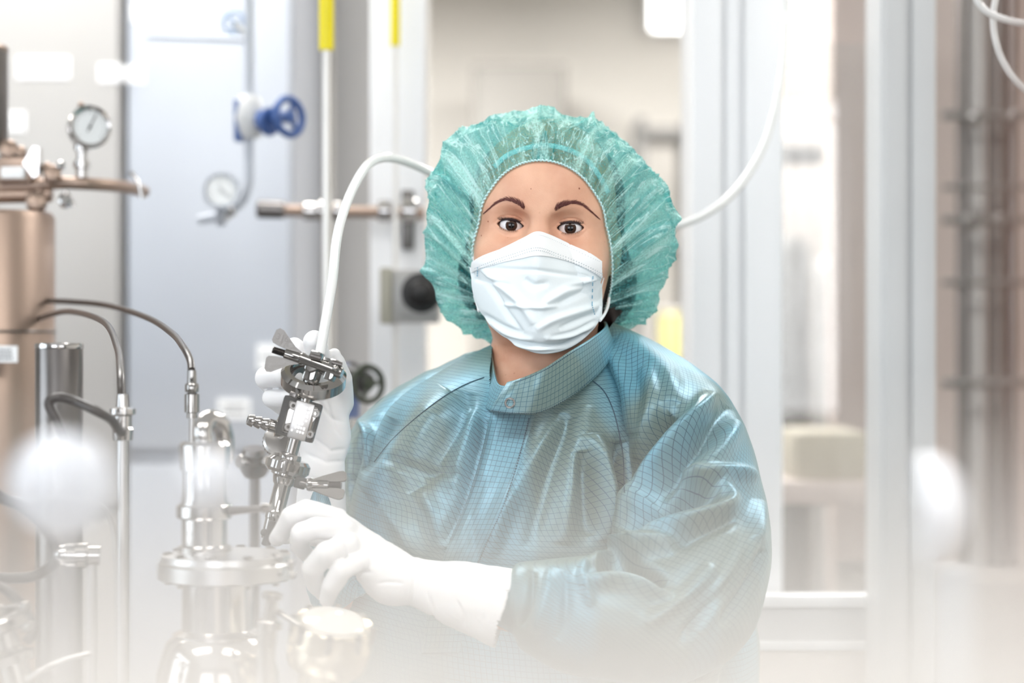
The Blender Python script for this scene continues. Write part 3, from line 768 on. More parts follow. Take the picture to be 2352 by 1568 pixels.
# ---- gown
def mat_gown():
    m = bpy.data.materials.new('grid_gown_fabric'); m.use_nodes = True; nt = m.node_tree; N = nt.nodes; L = nt.links
    b = N['Principled BSDF']; uvn = N.new('ShaderNodeUVMap'); sp = N.new('ShaderNodeSeparateXYZ'); L.new(uvn.outputs[0], sp.inputs[0])
    def line(sock):
        a = N.new('ShaderNodeMath'); a.operation = 'MULTIPLY'; a.inputs[1].default_value = 1/0.0057; L.new(sock, a.inputs[0])
        f = N.new('ShaderNodeMath'); f.operation = 'FRACT'; L.new(a.outputs[0], f.inputs[0])
        c = N.new('ShaderNodeMath'); c.operation = 'SUBTRACT'; c.inputs[1].default_value = 0.5; L.new(f.outputs[0], c.inputs[0])
        d = N.new('ShaderNodeMath'); d.operation = 'ABSOLUTE'; L.new(c.outputs[0], d.inputs[0])
        e = N.new('ShaderNodeMath'); e.operation = 'LESS_THAN'; e.inputs[1].default_value = 0.042; L.new(d.outputs[0], e.inputs[0])
        return e
    lx, ly = line(sp.outputs[0]), line(sp.outputs[1])
    mxx = N.new('ShaderNodeMath'); mxx.operation = 'MAXIMUM'; L.new(lx.outputs[0], mxx.inputs[0]); L.new(ly.outputs[0], mxx.inputs[1])
    tc = N.new('ShaderNodeTexCoord'); nz = N.new('ShaderNodeTexNoise'); nz.inputs['Scale'].default_value = 9; nz.inputs['Detail'].default_value = 1.5
    mpn = N.new('ShaderNodeMapping'); mpn.inputs['Scale'].default_value = (1.3, 1, 0.45); mpn.inputs['Rotation'].default_value = (0, -0.5, 0); L.new(tc.outputs['Object'], mpn.inputs[0]); L.new(mpn.outputs[0], nz.inputs['Vector'])
    rc = N.new('ShaderNodeValToRGB'); e = rc.color_ramp.elements
    e[0].position = 0.46; e[0].color = (*lin(106, 120, 108), 1); e[1].position = 0.62; e[1].color = (*lin(94, 144, 160), 1); L.new(nz.outputs[0], rc.inputs[0])  # blue noise patches paint the fabric's sheen into its colour
    mx = N.new('ShaderNodeMix'); mx.data_type = 'RGBA'; L.new(mxx.outputs[0], mx.inputs[0]); L.new(rc.outputs[0], mx.inputs[6]); mx.inputs[7].default_value = (*lin(58, 84, 96), 1)
    L.new(mx.outputs[2], b.inputs['Base Color'])
    b.inputs['Metallic'].default_value = 0.0; b.inputs['Roughness'].default_value = 0.42; b.inputs['Specular Tint'].default_value = (*lin(150, 205, 240), 1)
    b.inputs['Sheen Weight'].default_value = 0.15; b.inputs['Sheen Tint'].default_value = (*lin(150, 190, 170), 1)
    n2 = N.new('ShaderNodeTexNoise'); n2.inputs['Scale'].default_value = 45; n2.inputs['Detail'].default_value = 3; L.new(tc.outputs['Object'], n2.inputs['Vector'])
    bp = N.new('ShaderNodeBump'); bp.inputs['Strength'].default_value = 0.08; bp.inputs['Distance'].default_value = 0.004
    L.new(n2.outputs[0], bp.inputs['Height']); L.new(bp.outputs[0], b.inputs['Normal'])
    gl = N.new('ShaderNodeBsdfGlossy'); gl.inputs['Roughness'].default_value = 0.40; L.new(bp.outputs[0], gl.inputs['Normal'])
    mg = N.new('ShaderNodeMix'); mg.data_type = 'RGBA'; L.new(mxx.outputs[0], mg.inputs[0]); mg.inputs[6].default_value = (*lin(160, 205, 230), 1); mg.inputs[7].default_value = (*lin(70, 104, 124), 1)
    L.new(mg.outputs[2], gl.inputs[0]); ms = N.new('ShaderNodeMixShader'); ms.inputs[0].default_value = 0.13; L.new(b.outputs[0], ms.inputs[1]); L.new(gl.outputs[0], ms.inputs[2])
    L.new(ms.outputs[0], N['Material Output'].inputs[0])
    return m
M_gown = mat_gown()
M_seam = mat('dark_seam', lin(48, 74, 92), 0.6, var=0.1)
def loft(rings, nu, nv, p=2.0):
    """rings of (a, b, Yc, ry): a and b are the two pixel edges of the section"""
    R = catmull([list(r[0])+list(r[1])+[r[2], r[3]] for r in rings], nv)
    t = np.linspace(0, 2*np.pi, nu, endpoint=False)
    A, B, Yc, ry = R[:, 0:2], R[:, 2:4], R[:, 4], R[:, 5]
    C = (A+B)/2; D = (A-B)/2
    cs, sn = np.cos(t), np.sin(t)
    k = (np.abs(cs)**p+np.abs(sn)**p)**(-1/p); cs, sn = cs*k, sn*k
    px = C[None]+D[None]*cs[:, None, None]; Yv = Yc[None]-ry[None]*sn[:, None]
    W_ = Pn(np.concatenate([px, Yv[..., None]], -1))
    # keep the outline edges true: sections sit at their own depth
    return W_, t
def orient(Q):
    n = grid_normals(Q); c = Q.mean(0, keepdims=True)
    return Q if (n*(Q-c)).sum() > 0 else Q[::-1]
def crumple(Q, amp, seed, sc=14):
    n = grid_normals(Q); d = 0
    for k, (f, a) in enumerate(((1, 1), (2.1, 0.5), (4.3, 0.25))):
        d = d+a*(1-2*np.abs(vnoise(Q[..., 0]*sc*f, Q[..., 1]*sc*f*0.7, Q[..., 2]*sc*f*0.8, seed+k)))
    return Q+n*(d*amp)[..., None]
def surf_uv(Q):
    du = np.linalg.norm(np.diff(np.concatenate([Q, Q[:1]], 0), axis=0), axis=-1); dv = np.linalg.norm(np.diff(Q, axis=1), axis=-1)
    U = np.concatenate([np.zeros((1, Q.shape[1])), np.cumsum(du, 0)[:-1]], 0); mid_ = Q.shape[0]//4
    U = U-U[mid_:mid_+1]
    Vv = np.concatenate([np.zeros((Q.shape[0], 1)), np.cumsum(dv, 1)], 1)
    return U, Vv
def smooth_grid(Q, it=2):
    for _ in range(it):
        Q[:, 1:-1] = 0.5*Q[:, 1:-1]+0.125*(np.roll(Q, 1, 0)+np.roll(Q, -1, 0))[:, 1:-1]+0.125*(Q[:, 2:]+Q[:, :-2])
    return Q
tors = [((1185, 772), (1340, 772), 2.175, 0.045), ((1105, 805), (1410, 795), 2.175, 0.066), ((1030, 845), (1470, 830), 2.172, 0.092), ((945, 895), (1530, 885), 2.17, 0.118),
        ((890, 945), (1560, 945), 2.168, 0.135), ((858, 1000), (1575, 1000), 2.165, 0.146), ((826, 1080), (1580, 1080), 2.16, 0.158), ((806, 1160), (1585, 1160), 2.155, 0.166),
        ((796, 1250), (1600, 1250), 2.15, 0.17), ((790, 1350), (1690, 1350), 2.15, 0.17), ((785, 1450), (1738, 1450), 2.15, 0.172), ((778, 1600), (1742, 1600), 2.15, 0.175),
        ((760, 1900), (1750, 1900), 2.155, 0.18), ((740, 2250), (1770, 2250), 2.16, 0.19), ((720, 2600), (1790, 2600), 2.16, 0.20)]
Qt, tt_ = loft(tors, 420, 420, 2.25); Qt = orient(Qt)
tf = [([(1040, 905), (1000, 960), (940, 1050), (850, 1140)], 42, 0.011), ([(1075, 900), (1060, 960), (1000, 1060), (950, 1140)], 20, -0.007), ([(900, 960), (870, 1020), (835, 1090)], 22, -0.006),
      ([(1118, 960), (1092, 1050), (1062, 1150), (1020, 1250)], 15, -0.009), ([(1095, 940), (1068, 1030), (1040, 1120)], 13, 0.006),
      ([(1280, 960), (1220, 1060), (1175, 1140), (1120, 1240)], 26, 0.008), ([(1310, 955), (1270, 1060), (1240, 1160), (1215, 1260)], 20, -0.006),
      ([(1340, 930), (1330, 1020), (1310, 1120), (1290, 1250)], 22, 0.006), ([(1360, 1000), (1378, 1070), (1398, 1160), (1400, 1245)], 22, 0.016), ([(1335, 1040), (1345, 1120), (1352, 1230)], 18, -0.010),
      ([(1425, 1010), (1428, 1120), (1412, 1240)], 15, -0.016), ([(900, 1060), (960, 1080), (1030, 1085), (1075, 1110)], 14, -0.004), ([(960, 1120), (1000, 1180), (1020, 1260)], 18, 0.005),
      ([(880, 1160), (930, 1220), (960, 1290)], 22, 0.006), ([(1180, 1130), (1150, 1200), (1120, 1280)], 16, 0.006), ([(1100, 1290), (1080, 1180), (1110, 1100)], 10, -0.004),
      ([(1720, 1400), (1650, 1470), (1600, 1560)], 22, 0.010), ([(1690, 1400), (1620, 1470), (1570, 1560)], 14, -0.008), ([(1735, 1420), (1690, 1500), (1660, 1590)], 14, -0.007)]
Qt = crumple(Qt, 0.0010, 21, 9); Qt = smooth_grid(Qt, 2); Ut, Vt_ = surf_uv(Qt)
Qt = fold(Qt, [(p_, w_, a_*1.35) for p_, w_, a_ in tf])
# the neck opening: no cloth inside the collar line
ftq = grid_faces(420, 420); ctr_ = Qt.reshape(-1, 3)[ftq].mean(1); cpx = to_px(ctr_)
poly_ = np.array([(1130, 800), (1124, 860), (1128, 915), (1150, 925), (1200, 915), (1250, 900), (1312, 862), (1366, 820), (1400, 775), (1330, 700), (1200, 700)], float)
ins = np.zeros(len(cpx), bool)
for i_ in range(len(poly_)):
    a_, b_ = poly_[i_], poly_[(i_+1) % len(poly_)]
    cond = ((a_[1] > cpx[:, 1]) != (b_[1] > cpx[:, 1])) & (cpx[:, 0] < (b_[0]-a_[0])*(cpx[:, 1]-a_[1])/(b_[1]-a_[1]+1e-9)+a_[0]); ins ^= cond
ftq = ftq[~(ins & (ctr_[:, 1] < 2.17))]
gown = mesh_obj('gown', Qt.reshape(-1, 3), ftq, M_gown, person, uv=np.stack([Ut, Vt_], -1).reshape(-1, 2))
gown['label'] = 'blue-grey sheen gown with fine dark grid and stand collar'
slv = [((1408, 742), (1372, 800), 2.175, 0.030), ((1495, 782), (1352, 862), 2.155, 0.062), ((1580, 832), (1382, 905), 2.135, 0.080), ((1652, 890), (1418, 962), 2.105, 0.092),
       ((1708, 980), (1436, 1048), 2.075, 0.097), ((1744, 1085), (1434, 1135), 2.04, 0.097), ((1766, 1200), (1405, 1228), 2.0, 0.095), ((1764, 1320), (1398, 1262), 1.965, 0.090),
       ((1716, 1470), (1385, 1270), 1.935, 0.082), ((1590, 1560), (1360, 1276), 1.905, 0.076), ((1430, 1566), (1310, 1282), 1.89, 0.070), ((1290, 1540), (1245, 1288), 1.885, 0.062),
       ((1200, 1490), (1190, 1296), 1.883, 0.045), ((1178, 1455), (1170, 1325), 1.883, 0.034), ((1140, 1435), (1130, 1335), 1.883, 0.028)]
sf = [([(1355, 868), (1403, 925), (1424, 1004), (1432, 1120)], 12, -0.008), ([(1415, 785), (1470, 815), (1530, 867), (1545, 930)], 26, 0.007), ([(1390, 800), (1420, 850), (1450, 920), (1458, 1000)], 20, 0.007),
      ([(1395, 840), (1410, 880), (1425, 930)], 10, -0.004), ([(1480, 850), (1500, 910), (1490, 990), (1462, 1060)], 18, 0.009),
      ([(1545, 950), (1515, 990), (1480, 1050), (1455, 1120)], 17, -0.022), ([(1640, 910), (1575, 985), (1515, 1070), (1450, 1170), (1410, 1225)], 19, 0.017),
      ([(1672, 930), (1630, 1000), (1560, 1070), (1490, 1150)], 20, -0.014), ([(1690, 965), (1640, 1050), (1585, 1085)], 26, 0.010),
      ([(1650, 1143), (1580, 1140), (1510, 1172), (1440, 1230)], 20, -0.022), ([(1735, 1095), (1670, 1090), (1610, 1100), (1560, 1080)], 16, 0.012), ([(1650, 1110), (1672, 1150), (1640, 1180), (1540, 1215), (1450, 1250)], 20, 0.014),
      ([(1690, 1190), (1600, 1225), (1540, 1260)], 14, -0.008), ([(1560, 1250), (1480, 1262), (1400, 1262), (1355, 1290)], 14, 0.014),
      ([(1525, 1345), (1470, 1310), (1420, 1290), (1370, 1294)], 16, -0.022), ([(1540, 1375), (1480, 1350), (1400, 1335), (1330, 1345)], 16, 0.010), ([(1345, 1285), (1335, 1330), (1360, 1390)], 10, 0.006),
      ([(1745, 1150), (1720, 1260), (1650, 1360), (1600, 1450)], 17, 0.011), ([(1725, 1240), (1690, 1310), (1620, 1400), (1560, 1480)], 13, -0.010), ([(1755, 1260), (1720, 1350), (1660, 1430)], 13, -0.010),
      ([(1640, 1300), (1560, 1380), (1480, 1430)], 16, 0.007), ([(1270, 1300), (1255, 1380), (1230, 1450)], 14, 0.006), ([(1300, 1310), (1300, 1400), (1280, 1470)], 12, -0.006), ([(1225, 1310), (1215, 1380), (1200, 1440)], 9, -0.006)]
Qs, _ = loft(slv, 320, 420); Qs = orient(Qs)
Qs = crumple(Qs, 0.0014, 33, 9); Qs = smooth_grid(Qs, 2); Us, Vs = surf_uv(Qs); Qs = fold(Qs, [(p_, w_, a_*1.25) for p_, w_, a_ in sf])
rot = 0.6
sleeve = mesh_obj('sleeve', Qs.reshape(-1, 3), grid_faces(320, 420), M_gown, gown, uv=np.stack([Us*math.cos(rot)-Vs*math.sin(rot), Us*math.sin(rot)+Vs*math.cos(rot)], -1).reshape(-1, 2))
slr = [((1118, 802), (1124, 850), 2.20, 0.030), ((1045, 828), (1095, 905), 2.205, 0.055), ((950, 872), (1030, 965), 2.215, 0.070), ((868, 928), (975, 1012), 2.22, 0.080),
       ((806, 1010), (945, 1075), 2.21, 0.080), ((796, 1150), (925, 1160), 2.185, 0.078), ((790, 1260), (920, 1250), 2.155, 0.074), ((775, 1370), (905, 1320), 2.13, 0.072),
       ((760, 1430), (850, 1330), 2.11, 0.060), ((710, 1390), (806, 1290), 2.09, 0.054), ((690, 1300), (796, 1235), 2.075, 0.048), ((694, 1200), (780, 1190), 2.07, 0.040), ((702, 1130), (772, 1125), 2.068, 0.030)]
Qr, _ = loft(slr, 200, 300); Qr = orient(Qr)
Qr = crumple(Qr, 0.0025, 44, 14); Qr = smooth_grid(Qr, 2); Ur, Vr = surf_uv(Qr)
Qr = fold(Qr, [([(1080, 850), (1020, 890), (950, 950), (900, 1010)], 9, -0.004), ([(820, 960), (850, 1010), (845, 1080)], 10, 0.010), ([(835, 990), (820, 1060), (815, 1150)], 7, -0.012), ([(800, 1010), (808, 1090), (806, 1160)], 6, 0.007)])
rot = -0.5
mesh_obj('sleeve', Qr.reshape(-1, 3), grid_faces(200, 300), M_gown, gown, uv=np.stack([Ur*math.cos(rot)-Vr*math.sin(rot), Ur*math.sin(rot)+Vr*math.cos(rot)], -1).reshape(-1, 2))
# what the camera side of the gown looks like, for laying seams and the placket on it
def bvh_of(*objs):
    vs, fs = [], []; b0 = 0
    for o in objs:
        mw = np.zeros(3); q = o
        while q is not None: mw = mw+np.array(q.location); q = q.parent
        c = np.empty(len(o.data.vertices)*3); o.data.vertices.foreach_get('co', c)
        li = np.empty(len(o.data.loops), np.int32); o.data.loops.foreach_get('vertex_index', li)
        vs.append(c.reshape(-1, 3)+mw); fs.append(li.reshape(-1, 4)+b0); b0 += len(o.data.vertices)
    return BVHTree.FromPolygons(np.concatenate(vs).tolist(), np.concatenate(fs).tolist())
bvh_g = bvh_of(gown)
bvh_all = bvh_of(gown, sleeve)
# placket: a doubled front strip, free along its left edge
le = catmull([(1128, 944), (1118, 990), (1100, 1062), (1072, 1150), (1038, 1230), (1010, 1300), (985, 1400), (970, 1500)], 90)
re = catmull([(1232, 944), (1215, 1000), (1190, 1075), (1160, 1150), (1125, 1230), (1095, 1300), (1070, 1400), (1055, 1500)], 90)
ns = 16; PL = np.zeros((ns, 90, 3))
for j in range(90):
    for i in range(ns):
        f = i/(ns-1); x, y = le[j]*(1-f)+re[j]*f; h, nn_ = cast(bvh_g, x, y)
        off = 0.0045*(1-f)**0.7+0.0012*math.sin(j*0.5+i)*0.3+0.0008
        PL[i, j] = np.array(h)-np.array([0, off, 0])
for _ in range(3): PL[:, 1:-1] = 0.5*PL[:, 1:-1]+0.25*(PL[:, 2:]+PL[:, :-2])
ii, jj = np.meshgrid(np.arange(ns), np.arange(90), indexing='ij')
pxx = np.linalg.norm(re-le, axis=1)/2177
uvp = np.stack([ii/(ns-1)*0.047, jj*0.0030], -1).reshape(-1, 2)
fp = grid_faces(ns, 90, False)
if grid_normals(PL, False)[..., 1].mean() > 0: fp = fp[:, ::-1]
plk = mesh_obj('placket', PL.reshape(-1, 3), fp, M_gown, gown, uv=uvp)
sm = plk.modifiers.new('thick', 'SOLIDIFY'); sm.thickness = 0.0012; sm.offset = -1
# stand collar with an overlapping tab
col = [((1166, 879), (1126, 944), 1.996), ((1200, 868), (1180, 950), 1.988), ((1250, 845), (1240, 948), 1.995), ((1310, 806), (1312, 912), 2.02), ((1360, 775), (1372, 862), 2.06), ((1391, 748), (1412, 806), 2.115),
       ((1372, 735), (1392, 780), 2.19), ((1265, 728), (1262, 778), 2.235), ((1155, 755), (1142, 800), 2.21), ((1130, 792), (1110, 850), 2.15), ((1134, 842), (1108, 905), 2.085), ((1146, 882), (1122, 940), 2.035), ((1180, 884), (1165, 946), 2.012), ((1230, 862), (1225, 948), 2.012)]
C = catmull([list(a)+list(b)+[y] for a, b, y in col], 260)
nvc = 20; cg = np.zeros((260, nvc, 3)); f = np.linspace(0, 1, nvc)
for j in range(nvc):
    xy = C[:, 0:2]*(1-f[j])+C[:, 2:4]*f[j]
    bulge = 0.003*math.sin(f[j]*math.pi)+0.0015*np.sin(np.arange(260)*0.22)*math.sin(f[j]*math.pi)
    yy = C[:, 4]+0.010*(1-f[j])-bulge*np.sign(2.13-C[:, 4])
    cg[:, j] = Pn(np.concatenate([xy, yy[:, None]], -1))
du = np.concatenate([[0], np.cumsum(np.linalg.norm(np.diff(cg[:, 10], axis=0), axis=1))])
uvk = np.stack([np.repeat(du[:, None], nvc, 1), np.repeat(f[None]*0.046, 260, 0)], -1).reshape(-1, 2)
collar = mesh_obj('collar', cg.reshape(-1, 3), grid_faces(260, nvc, False)[:, ::-1], M_gown, gown, uv=uvk)
sm = collar.modifiers.new('thick', 'SOLIDIFY'); sm.thickness = 0.0022; sm.offset = 0
bvh_c = bvh_of(collar)
def seam(pts, bvh, r, parent, nm='seam', lift=0.0006, n=80, dash=False):
    c = catmull(pts, n); out = []; mb = MB(); seg = []
    for k, (x, y) in enumerate(c):
        h = cast(bvh, x, y)[0]
        if h is None: continue
        h = h+Vector((0, -lift, 0))
        if dash:
            seg.append(h)
            if len(seg) == 2: mb.tube(seg, r, 5); seg = []
        else: seg.append(h)
    if not dash and len(seg) > 1: mb.tube(seg, r, 6)
    return mb.build(nm, M_seam, parent)
seam([(1128, 942), (1180, 948), (1242, 945), (1312, 909), (1370, 860)], bvh_c, 0.0006, collar, 'stitching', 0.0012, 120, True)
seam([(1168, 883), (1202, 872), (1252, 849), (1312, 810), (1360, 780)], bvh_c, 0.0005, collar, 'stitching', 0.0012, 120, True)
seam([(1215, 960), (1192, 1050), (1160, 1150), (1125, 1230), (1095, 1300)], bvh_g, 0.0006, plk, 'stitching', 0.003, 130, True)
seam([(1112, 866), (1070, 882), (1020, 910), (960, 955), (900, 1010), (860, 1060)], bvh_of(gown, [o for o in gown.children if o.name.startswith('sleeve')][1]), 0.0005, gown, 'raglan_seam')
seam([(1352, 868), (1385, 895), (1408, 940), (1424, 1004), (1432, 1060), (1434, 1130)], bvh_all, 0.0006, gown, 'raglan_seam')
h, nn_ = cast(bvh_c, 1171, 925)
sn_ = MB().torus(h+Vector((0, -0.0018, 0)), nn_, 0.0045, 0.0011, 32, 10).build('snap_fastener', M_steel, collar)
# ---- gloved hands
M_glove = mat('white_glove', lin(243, 242, 243), 0.42, var=0.01, scale=40, bump=0.10, bscale=120, sss=0.04, spec=0.4)
W = lambda x, y, Y: np.array(P(x, y, Y))
def px_r(r, Y): return r/FPX*Y
def chain(p, pts, rads):
    return sd_chain(p, [W(*q) for q in pts], [px_r(r, q[2]) for r, q in zip(rads, pts)])
def wrinkles(p, lines, amp, wd):
    px = to_px(p); d = np.zeros(len(p))
    for l in lines:
        ds, t = poly_dist(px, l); d += amp*np.exp(-(ds/wd)**2)*np.clip(np.minimum(t, 1-t)*5, 0.1, 1)
    return d
def gloveA(p):          # lower hand, reaching to the pipe
    d = chain(p, [(775, 1188, 1.900), (704, 1170, 1.890), (668, 1186, 1.893), (645, 1226, 1.905), (637, 1236, 1.910)], [24, 25, 23, 21, 18])
    b = chain(p, [(790, 1212, 1.882), (728, 1212, 1.868), (692, 1224, 1.872), (688, 1252, 1.888), (704, 1272, 1.905)], [25, 26, 25, 22, 18])
    d = smin(d, b, 0.0022)
    c = chain(p, [(800, 1250, 1.872), (748, 1268, 1.852), (719, 1302, 1.858), (724, 1338, 1.875), (742, 1362, 1.890)], [26, 27, 25, 22, 18])
    d = smin(d, c, 0.0022)
    e = chain(p, [(820, 1290, 1.868), (786, 1308, 1.852), (762, 1344, 1.856), (752, 1376, 1.868)], [25, 25, 23, 18])
    d = smin(d, e, 0.0022)
    thb = chain(p, [(850, 1270, 1.93), (760, 1240, 1.95), (690, 1222, 1.95), (655, 1232, 1.945)], [30, 26, 22, 18])
    # back of the hand
    pm = chain(p, [(798, 1216, 1.895), (880, 1290, 1.900)], [29, 42])
    pm = smin(pm, chain(p, [(806, 1252, 1.888), (900, 1318, 1.896)], [34, 52]), 0.012)
    pm = smin(pm, chain(p, [(825, 1290, 1.882), (900, 1336, 1.893)], [30, 48]), 0.012)
    pm = smin(pm, chain(p, [(890, 1318, 1.896), (946, 1334, 1.893)], [54, 52]), 0.012)
    d = smin(d, pm, 0.006); d = smin(d, thb, 0.005)
    # gauntlet, flaring to an open cuff
    a0, a1, a2 = W(950, 1333, 1.893), W(1062, 1366, 1.886), W(1155, 1394, 1.883)
    g = smin(sd_rc(p, a0, a1, px_r(52, 1.89), px_r(75, 1.89)), sd_rc(p, a1, a2, px_r(75, 1.89), px_r(93, 1.885)), 0.006)
    d = smin(d, g, 0.004)
    ax = a2-a1; ax /= np.linalg.norm(ax); t = (p-a2) @ ax
    ti = sd_rc(p, W(1060, 1366, 1.886), W(1220, 1414, 1.88), px_r(60, 1.885), px_r(104, 1.88))
    d = smax(d, -ti, 0.001)
    d = smax(d, t-0.004+0.10*((p-a2) @ np.array([0.4, 0, 0.9]))*0, 0.0015)
    # wrist crease, knuckle dips and stretch folds
    d += wrinkles(p, [[(948, 1272), (955, 1320), (946, 1380), (936, 1392)]], 0.0030, 6)
    d += wrinkles(p, [[(800, 1330), (832, 1313), (860, 1312)], [(862, 1340), (890, 1335), (930, 1338)], [(980, 1350), (996, 1400), (992, 1430)], [(1045, 1370), (1066, 1410), (1070, 1440)], [(790, 1240), (797, 1275), (780, 1300)]], 0.0014, 4)
    d += 0.0007*vnoise(p[:, 0]*70, p[:, 1]*70, p[:, 2]*70, 3)+0.0003*vnoise(p[:, 0]*190, p[:, 1]*190, p[:, 2]*190, 4)
    return d
def box_axes(px0, px1, py0, py1, Y0_, Y1_, h):
    c = [P(a, b, y) for a in (px0, px1) for b in (py0, py1) for y in (Y0_, Y1_)]
    return [np.arange(min(v[i] for v in c), max(v[i] for v in c), h) for i in range(3)]
v_, f_ = surface_nets(gloveA, *box_axes(600, 1240, 1130, 1510, 1.82, 1.985, 0.0013))
ga = mesh_obj('glove', v_, f_, M_glove, person); ga['label'] = 'white rubber glove with flared cuff, fingers bent onto the pipe'
def gloveB(p):          # upper hand, gripping the clamp from behind
    d = chain(p, [(765, 905, 2.070), (742, 850, 2.045), (728, 806, 2.025), (722, 784, 2.020)], [30, 28, 27, 26])
    d = smin(d, chain(p, [(735, 900, 2.075), (700, 850, 2.055), (680, 800, 2.045), (676, 794, 2.045)], [26, 25, 22, 20]), 0.002)
    d = smin(d, chain(p, [(785, 925, 2.075), (786, 870, 2.055), (772, 830, 2.040), (768, 815, 2.037)], [28, 24, 20, 16]), 0.003)
    d = smin(d, chain(p, [(742, 925, 2.085), (650, 900, 2.070), (612, 868, 2.045), (652, 862, 2.010), (676, 868, 2.005)], [32, 30, 27, 26, 22]), 0.003)
    d = smin(d, chain(p, [(740, 960, 2.080), (664, 935, 2.065), (628, 912, 2.040), (664, 912, 2.015), (692, 918, 2.010)], [30, 28, 25, 24, 20]), 0.003)
    pm = chain(p, [(752, 900, 2.075), (756, 1000, 2.075)], [50, 46])
    pm = smin(pm, chain(p, [(705, 930, 2.080), (735, 1010, 2.075)], [42, 48]), 0.015)
    d = smin(d, pm, 0.006)
    d = smin(d, chain(p, [(748, 1000, 2.073), (742, 1060, 2.070), (738, 1120, 2.065), (735, 1260, 2.070)], [48, 51, 55, 62]), 0.01)
    d = smax(d, (p-W(735, 1250, 2.070)) @ np.array([0, 0, -1.0]), 0.0015)
    d = smax(d, -sd_rc(p, W(738, 1120, 2.065), W(735, 1290, 2.070), px_r(40, 2.04), px_r(58, 2.04)), 0.001)
    d += wrinkles(p, [[(700, 880), (760, 960), (800, 975)], [(745, 905), (770, 985), (790, 1010)], [(700, 1040), (750, 1062), (796, 1058)], [(715, 1000), (760, 1035), (800, 1030)], [(690, 1090), (740, 1104), (790, 1098)]], 0.0016, 4.5)
    d += wrinkles(p, [[(600, 890), (640, 895), (690, 890)]], 0.0025, 6)+0.0006*vnoise(p[:, 0]*80, p[:, 1]*80, p[:, 2]*80, 7)
    return d
v_, f_ = surface_nets(gloveB, *box_axes(570, 830, 740, 1280, 1.96, 2.15, 0.0013))
gb = mesh_obj('glove', v_, f_, M_glove, person); gb['label'] = 'white rubber glove gripping the upper clamp'
# ------------------------------------------------------------------ the valve assembly in the hands
def V3(x, y, Y): return P(x, y, Y)
def rpx(r, Y): return r/FPX*Y
def text_mesh(body_, size, depth):
    cu = bpy.data.curves.new('txt', 'FONT'); cu.body = body_; cu.size = size; cu.extrude = depth; cu.align_x = 'CENTER'; cu.align_y = 'CENTER'
    o = bpy.data.objects.new('txt', cu); COL.objects.link(o); bpy.context.view_layer.update()
    me = bpy.data.meshes.new_from_object(o.evaluated_get(bpy.context.evaluated_depsgraph_get()))
    v = [v.co.copy() for v in me.vertices]; f = [tuple(p.vertices) for p in me.polygons]
    bpy.data.objects.remove(o); bpy.data.meshes.remove(me); return v, f
def frame(origin, U, front=Vector((0, -1, 0))):
    U = Vector(U).normalized(); Rr = U.cross(front).normalized()*-1; F = Rr.cross(U)
    if F.dot(front) < 0: Rr = -Rr; F = -F
    return Vector(origin), Rr, U, F           # right, up, towards the viewer
YA = 1.965; K = YA/FPX
va = thing('valve_assembly', 'polished steel sampling valve assembly with two wing-nut clamps held in gloved hands', 'valve', P(612, 1250, 1.95))
O, Rr, U, F = frame(P(690, 965, YA), (0.262, 0.03, 0.965))
if Rr.x < 0: Rr = -Rr
def L3(r, u, f): return O+Rr*(r*K)+U*(u*K)+F*(f*K)
def lath(prof, m, nm, r=0, f=0, n=32, par=None):
    return MB().lathe(O+Rr*(r*K)+F*(f*K), U, [(a*K, b*K) for a, b in prof], n).build(nm, m, par or va)
M_chrome = mat('chrome', lin(156, 153, 150), 0.07, 1.0, var=0.03, scale=40)
M_wing = mat('cast_steel', lin(132, 129, 126), 0.35, 1.0, var=0.1, scale=60, bump=0.1, bscale=300)
M_gask = mat('black_gasket', lin(26, 26, 28), 0.4, var=0.1)
lath([(30, 15), (88, 15.5), (88, 18), (92, 19), (98, 19), (101, 18), (101, 16)], M_chrome, 'inlet_tube')
lath([(99, 18.6), (102, 19.2), (112, 19.2), (115, 18.2)], M_dsteel, 'dark_collar')
lath([(113, 17), (116, 17), (118, 13), (128, 13), (132, 15), (140, 15), (146, 10)], M_chrome, 'nozzle')
# valve block: gasket, face plate, hub with cast lettering, four socket screws
Rm = Matrix((Rr, F, U)).transposed()
MB().box(L3(-4, 2, 2), (92*K, 16*K, 92*K), Rm, 7*K).build('gasket', M_gask, va)
MB().box(L3(0, 2, 14), (70*K, 16*K, 76*K), Rm, 6*K).build('face_plate', M_chrome, va)
hub = MB().box(L3(4, 0, 24), (44*K, 14*K, 88*K), Rm, 5*K).build('valve_hub', M_brush, va)
mb = MB()
for i in range(5):
    for j in range(7):
        if (i*7+j*3) % 5 == 0: continue
        mb.box(L3(-10+i*6.5, 32-j*9.5, 31.5), (3.6*K, 1.6*K, (4.5+(i*j) % 3)*K), Rm)
mb.build('cast_marks', M_steel, hub, False)
MB().cyl(L3(-6, 2, 4), L3(-6, 2, -40), 34*K, 30*K, 32, 4*K).build('valve_bonnet', M_chrome, va)
for (r, u) in [(-22, 29), (32, 25), (-20, -21), (32, -24)]:
    b = MB().lathe(L3(r, u, 14), F, [(0, 9.5*K), (12*K, 9.5*K), (14*K, 8.5*K), (14*K, 4.4*K), (4*K, 4.4*K), (4*K, 1e-5)], 20, False).build('socket_screw', M_wing, va)
